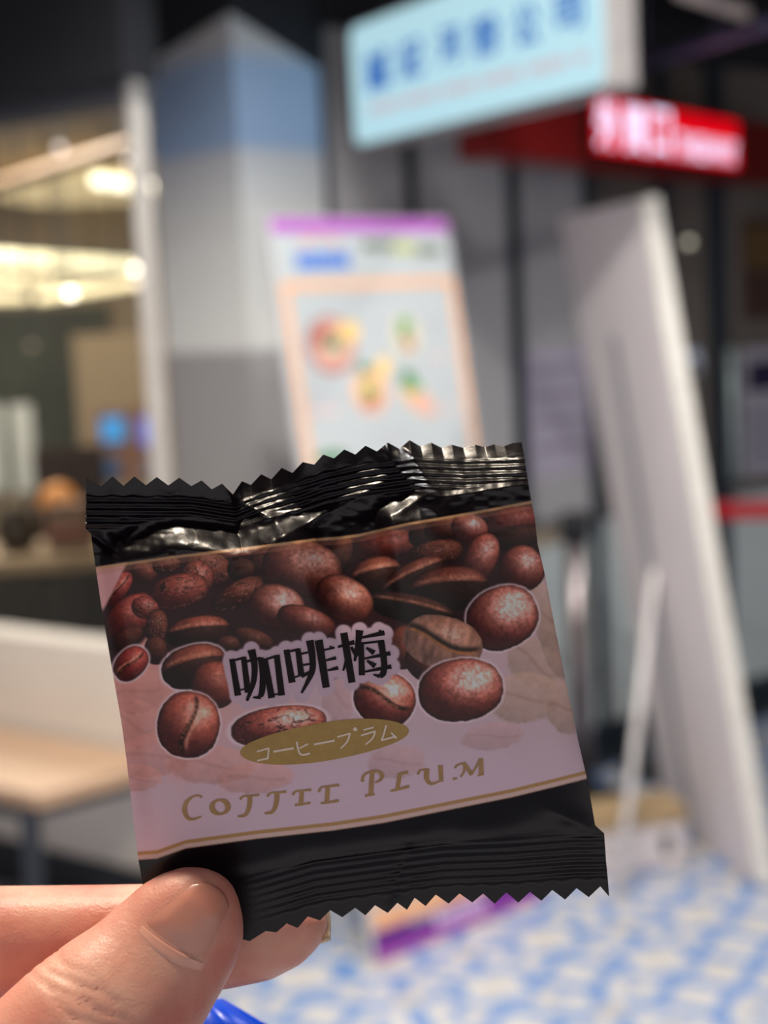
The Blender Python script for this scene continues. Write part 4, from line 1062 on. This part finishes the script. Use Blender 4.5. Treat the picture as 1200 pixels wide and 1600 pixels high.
def bil(arr, x, y):
    fx = np.clip(x - X0, 0, X1 - X0 - 2); fy = np.clip(y - Y0, 0, Y1 - Y0 - 2); xi = fx.astype(int); yi = fy.astype(int); u = fx - xi; v = fy - yi
    if arr.ndim == 3: u = u[..., None]; v = v[..., None]
    return (arr[yi, xi] * (1 - u) + arr[yi, xi + 1] * u) * (1 - v) + (arr[yi + 1, xi] * (1 - u) + arr[yi + 1, xi + 1] * u) * v
film = bpy.data.materials.new('printed_film'); film.use_nodes = True
nt = film.node_tree; b_ = nt.nodes['Principled BSDF']
va = nt.nodes.new('ShaderNodeVertexColor'); va.layer_name = 'ink'
fa = nt.nodes.new('ShaderNodeAttribute'); fa.attribute_name = 'foil'
mr = nt.nodes.new('ShaderNodeMapRange'); mr.inputs[3].default_value = 0.42; mr.inputs[4].default_value = 0.30
nt.links.new(va.outputs['Color'], b_.inputs['Base Color']); nt.links.new(fa.outputs['Fac'], mr.inputs[0]); nt.links.new(mr.outputs[0], b_.inputs['Roughness'])
ms = nt.nodes.new('ShaderNodeMapRange'); ms.inputs[3].default_value = 0.3; ms.inputs[4].default_value = 0.28
nt.links.new(fa.outputs['Fac'], ms.inputs[0]); nt.links.new(ms.outputs[0], b_.inputs['Specular IOR Level'])
nz = nt.nodes.new('ShaderNodeTexNoise'); nz.inputs['Scale'].default_value = 2600; nz.inputs['Detail'].default_value = 2
tc = nt.nodes.new('ShaderNodeTexCoord'); bp = nt.nodes.new('ShaderNodeBump'); bp.inputs['Strength'].default_value = 0.12; bp.inputs['Distance'].default_value = 0.0001
nt.links.new(tc.outputs['Object'], nz.inputs['Vector']); nt.links.new(nz.outputs['Fac'], bp.inputs['Height']); nt.links.new(bp.outputs['Normal'], b_.inputs['Normal'])

wr = empty('candy_wrapper', M=WR_M)
tag(wr, 'small crimped sachet printed with coffee beans and COFFEE PLUM lettering, held up by the hand', 'wrapper')
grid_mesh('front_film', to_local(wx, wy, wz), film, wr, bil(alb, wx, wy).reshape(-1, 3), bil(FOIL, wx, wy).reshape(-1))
Sb, Tb = np.meshgrid(s1_, np.concatenate([np.linspace(0, 0.14, 60), np.linspace(0.15, 0.85, 40), np.linspace(0.86, 1, 60)]))
bxx, byy, bv, bvb = wrap_xy(Sb, Tb)
bfz = wrap_z(Sb, Tb, bxx, byy, bv, bvb); bz = wrap_z(Sb, Tb, bxx, byy, bv, bvb, True)
seal = np.clip(smooth(80, 60, bv) + smooth(100, 80, bvb) + smooth(0.02, 0.0, Sb) + smooth(0.98, 1.0, Sb), 0, 1)
bz = bz * (1 - seal) + (bfz - 1.6) * seal
bz = np.minimum(bz, bfz - 1.2)
grid_mesh('back_film', to_local(bxx, byy, bz), mat('back_foil', (40, 32, 34), 0.35), wr, flip=True)

# z lookup over pixels for the lettering
zs = np.zeros(gx.shape); zn = np.zeros(gx.shape)
np.add.at(zs, (np.clip(np.round(wy - Y0).astype(int), 0, Y1 - Y0 - 1), np.clip(np.round(wx - X0).astype(int), 0, X1 - X0 - 1)), wz)
np.add.at(zn, (np.clip(np.round(wy - Y0).astype(int), 0, Y1 - Y0 - 1), np.clip(np.round(wx - X0).astype(int), 0, X1 - X0 - 1)), 1)
for _ in range(6):
    hole = zn == 0
    if not hole.any(): break
    s_ = sum(np.roll(np.where(zn > 0, zs / np.maximum(zn, 1), 0), d, ax) for ax in (0, 1) for d in (1, -1)); c_ = sum(np.roll((zn > 0) * 1.0, d, ax) for ax in (0, 1) for d in (1, -1))
    zs = np.where(hole & (c_ > 0), s_ / np.maximum(c_, 1), zs); zn = np.where(hole & (c_ > 0), 1, zn)
ZM = zs / np.maximum(zn, 1)

def stroke_mesh(pts, wds, step=3.0, closed=False):
    P = [np.array(p, float) for p in pts]; Wd = list(wds)
    if len(P) > 2:      # round the path
        Q = []; W2 = []
        n = len(P)
        for i in range(n - 1 if not closed else n):
            p0 = P[(i - 1) % n] if (i > 0 or closed) else P[i]; p1 = P[i]; p2 = P[(i + 1) % n]; p3 = P[(i + 2) % n] if (i + 2 < n or closed) else P[(i + 1) % n]
            k = max(2, int(np.hypot(*(p2 - p1)) / step))
            for j in range(k):
                t = j / k; Q.append(0.5 * ((2 * p1) + (-p0 + p2) * t + (2 * p0 - 5 * p1 + 4 * p2 - p3) * t * t + (-p0 + 3 * p1 - 3 * p2 + p3) * t ** 3))
                W2.append(Wd[i] * (1 - t) + Wd[(i + 1) % n] * t)
        if not closed: Q.append(P[-1]); W2.append(Wd[-1])
        P, Wd = Q, W2
    else:
        k = max(2, int(np.hypot(*(P[1] - P[0])) / step)); a, b = P
        P = [a + (b - a) * i / k for i in range(k + 1)]; Wd = [Wd[0] + (Wd[1] - Wd[0]) * i / k for i in range(k + 1)]
    vs = []; n = len(P)
    for i in range(n):
        d = (P[(i + 1) % n] - P[i - 1]) if closed else (P[min(i + 1, n - 1)] - P[max(i - 1, 0)])
        d = d / (np.hypot(*d) + 1e-9); nn = np.array((-d[1], d[0]))
        for e in (-0.5, 0.0, 0.5): vs.append(P[i] + nn * Wd[i] * e)
    fs = []
    for i in range(n if closed else n - 1):
        a, b = i * 3, ((i + 1) % n) * 3
        fs += [(a, a + 1, b + 1, b), (a + 1, a + 2, b + 2, b + 1)]
    return vs, fs
def letter(name, strokes, conv, sc, m, lift, parent=None):
    V = []; Fc = []
    for i, st in enumerate(strokes):
        vs, fs = stroke_mesh([conv(p) for p in st[0]], [w_ * sc for w_ in st[1]], closed=len(st) > 2)
        off = len(V); V += [(*v, lift + 0.06 * i) for v in vs]; Fc += [tuple(off + k for k in f)[::-1] for f in fs]
    V = np.array(V); z = bil(ZM, V[:, 0], V[:, 1]) + V[:, 2]
    return mesh_obj(name, to_local(V[:, 0], V[:, 1], z), Fc, m, parent or wr, True)
ink_m = mat('title_ink', (26, 17, 20), 0.5, var=0.02, spec=0.15); gold_m = mat('gold_ink', (176, 142, 82), 0.45, var=0.06, scale=900, spec=0.25); gold_d = mat('gold_letter_ink', (172, 134, 88), 0.42, var=0.08, scale=900)
cream_m = mat('cream_ink', (232, 212, 196), 0.42, var=0.02)
for chx in TITLE: letter('title_character', chx, zt1, .29, ink_m, 1.2)
# gold oval
V = []; Fc = []
ang = math.radians(-9.4)
for r in range(9):
    for i in range(72):
        t = 2 * math.pi * i / 72; u = 133 * r / 8 * math.cos(t); v = 30 * r / 8 * math.sin(t)
        v += 5 * math.sin(u / 133 * math.pi) * 0.0 + 4 * (u / 133) ** 3
        V.append((507 + u * math.cos(ang) - v * math.sin(ang), 1159 + u * math.sin(ang) + v * math.cos(ang)))
for r in range(8):
    for i in range(72):
        j = (i + 1) % 72; a = r * 72; b = a + 72
        Fc.append((a + i, a + j, b + j, b + i) if r else (i, b + j, b + i))
V = np.array(V); 
oval = o = mesh_obj('gold_oval', to_local(V[:, 0], V[:, 1], bil(ZM, V[:, 0], V[:, 1]) + 1.0), [f for f in Fc], gold_m, wr, True)
bm = bmesh.new(); bm.from_mesh(o.data); bmesh.ops.remove_doubles(bm, verts=bm.verts, dist=1e-7); bm.normal_update(); bm.to_mesh(o.data); bm.free()
def zt2(p): return 360 + p[0] * .25, 1110 + p[1] * .25
KATA = [[([(165, 258), (240, 236)], [10, 10]), ([(240, 234), (234, 302)], [11, 11]), ([(168, 314), (238, 299)], [11, 11])],
        [([(268, 258), (396, 236)], [12, 13])],
        [([(414, 195), (428, 260), (450, 278), (498, 268)], [11, 11, 12, 12]), ([(430, 238), (486, 208)], [9, 11])],
        [([(522, 213), (652, 188)], [11, 13])],
        [([(668, 166), (748, 144)], [10, 11]), ([(748, 142), (730, 195), (688, 238)], [11, 11, 9]), ([(772, 118), (780, 110), (788, 118), (780, 126)], [12, 12, 12, 12], 1)],
        [([(832, 122), (896, 106)], [10, 10]), ([(816, 157), (906, 130)], [10, 11]), ([(906, 128), (888, 175), (844, 214)], [11, 11, 9])],
        [([(974, 92), (958, 150), (944, 188)], [11, 11, 11]), ([(940, 188), (1030, 164)], [11, 11]), ([(1004, 138), (1038, 174)], [9, 14])]]
for chx in KATA: letter('katakana_character', chx, zt2, .25, cream_m, 2.0, oval)
def zt3(p): return 270 + p[0] * .2167, 1160 + p[1] * .2167
def zt4(p): return 520 + p[0] * .2167, 1160 + p[1] * .2167
oo = [(340 + 58 * math.cos(t), 466 + 50 * math.sin(t)) for t in [2 * math.pi * i / 12 for i in range(12)]]
ow = [10 + 26 * abs(math.cos(2 * math.pi * i / 12 + .25)) for i in range(12)]
LAT = [(zt3, [([(206, 400), (196, 386), (150, 388), (100, 430), (84, 490), (108, 545), (150, 554), (206, 534)], [16, 12, 12, 26, 32, 24, 16, 10])]),
       (zt3, [(oo, ow, 1)]),
       (zt3, [([(556, 386), (552, 460), (524, 522), (468, 534)], [32, 30, 22, 12]), ([(484, 412), (512, 388), (560, 386), (624, 378)], [16, 12, 12, 16])]),
       (zt3, [([(752, 358), (746, 440), (718, 500), (662, 512)], [32, 30, 22, 12]), ([(680, 390), (708, 364), (760, 362), (818, 356)], [16, 12, 12, 16])]),
       (zt3, [([(930, 348), (924, 448)], [28, 28]), ([(866, 380), (884, 354), (930, 350), (998, 342)], [18, 12, 12, 16]), ([(878, 454), (930, 448), (992, 436)], [12, 14, 14])]),
       (zt3, [([(1118, 314), (1110, 434)], [28, 28]), ([(1052, 358), (1072, 326), (1120, 318), (1200, 308)], [18, 12, 12, 18]), ([(1066, 440), (1120, 434), (1196, 420)], [12, 14, 18])]),
       (zt4, [([(284, 210), (274, 380)], [30, 30]), ([(232, 386), (302, 374)], [16, 14]), ([(214, 284), (222, 240), (270, 212), (330, 210), (356, 238), (342, 272), (304, 292)], [22, 16, 14, 18, 26, 18, 8])]),
       (zt4, [([(484, 226), (466, 336)], [26, 26]), ([(468, 232), (542, 214)], [14, 20]), ([(416, 352), (476, 338), (552, 318)], [12, 16, 18])]),
       (zt4, [([(612, 232), (632, 202), (680, 194)], [18, 12, 14]), ([(678, 190), (676, 262), (706, 298), (750, 290), (784, 272)], [34, 32, 20, 12, 10]), ([(776, 166), (782, 284)], [30, 26])]),
       (zt4, [([(880, 184), (900, 164), (940, 150)], [16, 12, 12]), ([(944, 148), (948, 205), (922, 250)], [12, 14, 12]), ([(866, 264), (896, 260)], [16, 12]), ([(944, 146), (1002, 234)], [22, 26]), ([(1000, 234), (1066, 122)], [12, 16]), ([(1068, 116), (1072, 236)], [28, 30]), ([(1046, 240), (1090, 230)], [10, 10])])]
for conv, st in LAT: letter('letter', st, conv, .245, gold_d, 1.2)

# ================================================================== HAND
def loft(bm, rings, seg=28, expo=2.2, cap=True):
    R = []
    n = len(rings)
    C = [Vector(r[0]) for r in rings]
    for i, (c, hw, hd) in enumerate(rings):
        d = (C[min(i + 1, n - 1)] - C[max(i - 1, 0)]).normalized()
        # side axis lies in the image plane, depth axis completes the frame
        side = Vector((-d.y, d.x, 0)).normalized(); dep = d.cross(side).normalized()
        if dep.z < 0: dep = -dep
        ring = []
        for k in range(seg):
            t = 2 * math.pi * k / seg; ct, st = math.cos(t), math.sin(t)
            a = math.copysign(abs(ct) ** (2 / expo), ct); b = math.copysign(abs(st) ** (2 / expo), st)
            ring.append(bm.verts.new(C[i] + side * hw * a + dep * hd * b))
        R.append(ring)
    for a, b in zip(R, R[1:]):
        for k in range(seg):
            j = (k + 1) % seg; bm.faces.new((a[k], a[j], b[j], b[k]))
    bm.faces.new(R[0][::-1]); bm.faces.new(R[-1])
def PX(x, y, z):     # photo pixel at a depth offset z (pixels towards the viewer) in the wrapper frame, still in pixel units
    f = 1 - z / F
    return Vector(((x - 600) * f - (ORI[0] - 600), -(y - 800) * f + (ORI[1] - 800), z))
THUMB = [((352, 1372, 46), 14, 14), ((345, 1381, 50), 38, 32), ((333, 1394, 56), 60, 45), ((318, 1414, 62), 79, 54), ((296, 1442, 68), 93, 60), ((268, 1478, 76), 101, 66), ((234, 1522, 90), 110, 76), ((190, 1566, 108), 120, 90), ((140, 1612, 126), 126, 100),
         ((60, 1690, 150), 128, 102), ((-60, 1800, 170), 138, 112), ((-200, 1930, 165), 175, 135), ((-340, 2040, 110), 235, 160), ((-480, 2120, 40), 280, 170)]
INDEX = [((506, 1431, -62), 10, 10), ((499, 1434, -64), 26, 26), ((484, 1439, -68), 44, 42), ((456, 1447, -74), 62, 56), ((412, 1457, -80), 75, 66), ((350, 1465, -84), 81, 72), ((250, 1464, -88), 84, 76), ((120, 1468, -92), 86, 80), ((0, 1472, -96), 89, 84),
         ((-150, 1492, -96), 98, 92), ((-320, 1530, -96), 104, 98), ((-500, 1600, -100), 122, 116), ((-640, 1720, -110), 140, 130)]
def curl(z0, dx, k):
    return [((-250 + dx, 1860, z0 - 10), 20, 20), ((-262 + dx, 1850, z0 - 10), 62 * k, 60 * k), ((-330 + dx, 1838, z0 - 20), 74 * k, 72 * k), ((-400 + dx, 1790, z0 - 40), 80 * k, 78 * k), ((-410 + dx, 1700, z0 - 60), 84 * k, 82 * k), ((-440 + dx, 1640, z0 - 66), 88 * k, 86 * k), ((-520 + dx, 1630, z0 - 60), 92 * k, 90 * k), ((-640 + dx, 1690, z0 - 40), 104 * k, 104 * k), ((-740 + dx, 1800, z0 - 20), 116 * k, 116 * k)]
bm = bmesh.new()
def conv(rs): return [(PX(*c), a, b) for c, a, b in rs]
loft(bm, conv(THUMB)); loft(bm, conv(INDEX))
loft(bm, conv(curl(-270, 0, 1.0))); loft(bm, conv(curl(-440, -30, .95))); loft(bm, conv(curl(-590, -70, .82)))
def blob(c, r):
    m_ = Matrix.Translation(PX(*c)) @ Matrix.Diagonal((*r, 1)); bmesh.ops.create_uvsphere(bm, u_segments=28, v_segments=18, radius=1.0, matrix=m_)
blob((-660, 1860, -230), (210, 220, 330)); blob((-760, 2000, -260), (230, 220, 320)); blob((-560, 2040, -80), (250, 190, 200)); blob((-640, 1740, -110), (170, 150, 160))
loft(bm, [(PX(-640, 1900, -200), 210, 260), (PX(-860, 2120, -220), 230, 250), (PX(-1050, 2310, -220), 215, 190), (PX(-1250, 2500, -200), 225, 190), (PX(-1600, 2850, -160), 270, 230), (PX(-2100, 3350, -80), 310, 270)])
for v in bm.verts: v.co *= K
bmesh.ops.triangulate(bm, faces=bm.faces)
me = bpy.data.meshes.new('hand_base'); bmesh.ops.recalc_face_normals(bm, faces=bm.faces); bm.to_mesh(me); bm.free()
tmp = bpy.data.objects.new('hand_base', me); COL.objects.link(tmp)
md = tmp.modifiers.new('r', 'REMESH'); md.mode = 'VOXEL'; md.voxel_size = 0.00055; md.use_smooth_shade = True
md = tmp.modifiers.new('s', 'SMOOTH'); md.factor = 0.5; md.iterations = 8
hme = bpy.data.meshes.new_from_object(tmp.evaluated_get(bpy.context.evaluated_depsgraph_get()))
bpy.data.objects.remove(tmp, do_unlink=True)
hme.name = 'hand'; hme.polygons.foreach_set('use_smooth', [True] * len(hme.polygons))
skin = bpy.data.materials.new('skin'); skin.use_nodes = True
nt = skin.node_tree; b_ = nt.nodes['Principled BSDF']; L = nt.links.new
tc = nt.nodes.new('ShaderNodeTexCoord'); n_a = nt.nodes.new('ShaderNodeTexNoise'); n_a.inputs['Scale'].default_value = 110; n_a.inputs['Detail'].default_value = 3
rp = nt.nodes.new('ShaderNodeValToRGB'); rp.color_ramp.elements[0].position = .3; rp.color_ramp.elements[1].position = .72
rp.color_ramp.elements[0].color = (*lin((212, 132, 114)), 1); rp.color_ramp.elements[1].color = (*lin((232, 178, 156)), 1)
L(tc.outputs['Object'], n_a.inputs['Vector']); L(n_a.outputs['Fac'], rp.inputs[0]); L(rp.outputs[0], b_.inputs['Base Color'])
b_.inputs['Roughness'].default_value = 0.46
b_.inputs['Subsurface Weight'].default_value = 0.35; b_.inputs['Subsurface Radius'].default_value = (1.0, 0.35, 0.2); b_.inputs['Subsurface Scale'].default_value = 0.0022
vo = nt.nodes.new('ShaderNodeTexVoronoi'); vo.inputs['Scale'].default_value = 2000; vo.feature = 'DISTANCE_TO_EDGE'
n_b = nt.nodes.new('ShaderNodeTexNoise'); n_b.inputs['Scale'].default_value = 620; n_b.inputs['Detail'].default_value = 4; n_b.inputs['Distortion'].default_value = 1.2
ad = nt.nodes.new('ShaderNodeMath'); ad.operation = 'MULTIPLY_ADD'; ad.inputs[1].default_value = 0.5
L(tc.outputs['Object'], vo.inputs['Vector']); L(tc.outputs['Object'], n_b.inputs['Vector']); L(vo.outputs['Distance'], ad.inputs[0]); L(n_b.outputs['Fac'], ad.inputs[2])
bp = nt.nodes.new('ShaderNodeBump'); bp.inputs['Strength'].default_value = 0.42; bp.inputs['Distance'].default_value = 0.0002
L(ad.outputs[0], bp.inputs['Height']); L(bp.outputs['Normal'], b_.inputs['Normal'])
hme.materials.clear(); hme.materials.append(skin)
# knuckle creases as real relief on the thumb joint
n_v = len(hme.vertices); co = np.empty(n_v * 3); hme.vertices.foreach_get('co', co); co = co.reshape(-1, 3)
no = np.empty(n_v * 3); hme.vertices.foreach_get('normal', no); no = no.reshape(-1, 3)
hx = co[:, 0] / K; hy = co[:, 1] / K; hz_ = co[:, 2] / K
ff = 1 - hz_ / F; ppx = (hx + ORI[0] - 600) / ff + 600; ppy = -(hy - ORI[1] + 800) / ff + 800
front = (hz_ > 40)
ax_ = (ppx - 120) * 0.62 - (ppy - 1545) * 0.78       # along the thumb
pr_ = (ppx - 120) * 0.78 + (ppy - 1545) * 0.62
disp = np.zeros(n_v)
for a0, dep, bend in ((-34, 2.6, .0022), (-18, 1.8, -.001), (-4, 3.0, .0012), (12, 2.2, .003), (26, 1.4, -.002)):
    dd = ax_ - a0 - bend * pr_ ** 2 - 5 * np.sin(pr_ / 17 + a0); disp -= 1.5 * dep * np.exp(-(dd / 3.2) ** 2) * np.exp(-(pr_ / 75) ** 2)
disp *= front
co += no * (disp * K)[:, None]; hme.vertices.foreach_set('co', co.ravel()); hme.update()
hand = bpy.data.objects.new('hand', hme); COL.objects.link(hand); hand.matrix_world = WR_M
tag(hand, 'bare hand pinching the sachet corner between thumb and forefinger', 'hand')
# nails
nail_m = bpy.data.materials.new('nail'); nail_m.use_nodes = True
nt = nail_m.node_tree; b_ = nt.nodes['Principled BSDF']; tc = nt.nodes.new('ShaderNodeTexCoord'); nz = nt.nodes.new('ShaderNodeTexNoise'); nz.inputs['Scale'].default_value = 200
rp = nt.nodes.new('ShaderNodeValToRGB'); rp.color_ramp.elements[0].color = (*lin((206, 130, 112)), 1); rp.color_ramp.elements[1].color = (*lin((222, 156, 136)), 1)
nt.links.new(tc.outputs['Object'], nz.inputs['Vector']); nt.links.new(nz.outputs['Fac'], rp.inputs[0]); nt.links.new(rp.outputs[0], b_.inputs['Base Color'])
b_.inputs['Roughness'].default_value = 0.22; b_.inputs['Subsurface Weight'].default_value = 0.25; b_.inputs['Subsurface Radius'].default_value = (1, .4, .3); b_.inputs['Subsurface Scale'].default_value = 0.0015
from mathutils.bvhtree import BVHTree
bvh = BVHTree.FromPolygons([tuple(c) for c in co], [tuple(p.vertices) for p in hme.polygons])
def nail(name, corners, nu, nv, lift, m, dirz, bd_=18, bp_=12):
    # corners in photo pixels: proximal-left, proximal-right, distal-right, distal-left ; laid on the finger along the view depth
    pl_, pr2, dr, dl = [np.array(c, float) for c in corners]
    V = []
    for j in range(nv + 1):
        b = j / nv
        for i in range(nu + 1):
            a = i / nu; p = (pl_ * (1 - a) + pr2 * a) * (1 - b) + (dl * (1 - a) + dr * a) * b
            ax2 = (dl + dr - pl_ - pr2) / np.hypot(*(dl + dr - pl_ - pr2))
            p = p + ax2 * (bd_ * (1 - (2 * a - 1) ** 2)) * b - ax2 * bp_ * (1 - (2 * a - 1) ** 2) * (1 - b)
            o = PX(p[0], p[1], 400 * dirz) * K; e = PX(p[0], p[1], -400 * dirz) * K
            h = bvh.ray_cast(o, (e - o).normalized())
            ed = min(1.0, 4.5 * a, 4.5 * (1 - a), 3.5 * b)
            if h[0] is None: h = (V[-1] if V else Vector((0, 0, 0)), Vector((0, 0, dirz)))
            V.append(Vector(h[0]) + Vector(h[1]) * (lift * (ed - 0.35) * K) if not isinstance(h[0], tuple) else Vector(h[0]))
    Fc = [(j * (nu + 1) + i, j * (nu + 1) + i + 1, (j + 1) * (nu + 1) + i + 1, (j + 1) * (nu + 1) + i) for j in range(nv) for i in range(nu)]
    if dirz < 0: Fc = [f[::-1] for f in Fc]
    o = mesh_obj(name, V, Fc, m, hand, True)
    md = o.modifiers.new('thick', 'SOLIDIFY'); md.thickness = 0.00025; md.offset = -1
    return o
nail('thumb_nail', [(210, 1440), (328, 1510), (360, 1424), (296, 1380)], 18, 18, 4.5, nail_m, 1)
cut_m = mat('cuticle', (228, 166, 146), 0.28, var=0.06, scale=600)
nail('cuticle', [(209, 1445), (326, 1518), (331, 1508), (213, 1437)], 20, 8, 2.2, cut_m, 1, -9, 20)
# forefinger nail on the far side of the tip, its free edge showing past the pad
V = []
for j in range(9):
    for i in range(11):
        a = (i / 10 - .5) * 2; b = j / 8
        x = 424 + 90 * b; y = 1452 - 16 * b + a * (44 - 14 * b); z = -138 + 40 * a * a * .8 + 44 * b ** 1.5
        V.append(PX(x, y, z) * K)
nm = mesh_obj('finger_nail', V, [(j * 11 + i, j * 11 + i + 1, (j + 1) * 11 + i + 1, (j + 1) * 11 + i) for j in range(8) for i in range(10)], mat('nail_edge', (236, 206, 172), 0.3), hand, True)
md = nm.modifiers.new('thick', 'SOLIDIFY'); md.thickness = 0.0004

# ================================================================== BLUE BAG hanging below the hand
zbg = -330
t = empty('plastic_bag', M=WR_M); tag(t, 'glossy bright blue plastic bag hanging below the hand', 'bag')
R = []
bm = bmesh.new(); N = 48
prof = [(1560, 60), (1585, 105), (1620, 170), (1680, 215), (1760, 250), (1860, 280), (2000, 300), (2150, 310), (2300, 300), (2400, 250)]
for (yy, hw) in prof:
    ring = []
    for k in range(N):
        th = 2 * math.pi * k / N; wob = 1 + 0.07 * math.sin(5 * th + yy * .01) + 0.05 * math.sin(9 * th - yy * .017)
        ring.append(bm.verts.new(PX(285 - (yy - 1560) * 0.25 + hw * math.cos(th) * wob, yy, zbg - 40 + hw * 0.6 * math.sin(th) * wob) * K))
    R.append(ring)
for a, b in zip(R, R[1:]):
    for k in range(N): bm.faces.new((a[k], a[(k + 1) % N], b[(k + 1) % N], b[k]))
bm.faces.new(R[-1]); bm.faces.new(R[0][::-1])
bm_obj('sack', bm, mat('blue_plastic', (10, 70, 215), 0.25, var=.1), t, True)
bm = bmesh.new()
pts = [PX(285, 1575, zbg - 40) * K, PX(120, 1640, zbg - 20) * K, PX(-100, 1760, -330) * K, PX(-330, 1760, -330) * K]
for a, b in zip(pts, pts[1:]): tube(bm, a, b, 0.003, seg=8)
bm_obj('handle', bm, mat('blue_plastic', (10, 70, 215), 0.25), t, True)
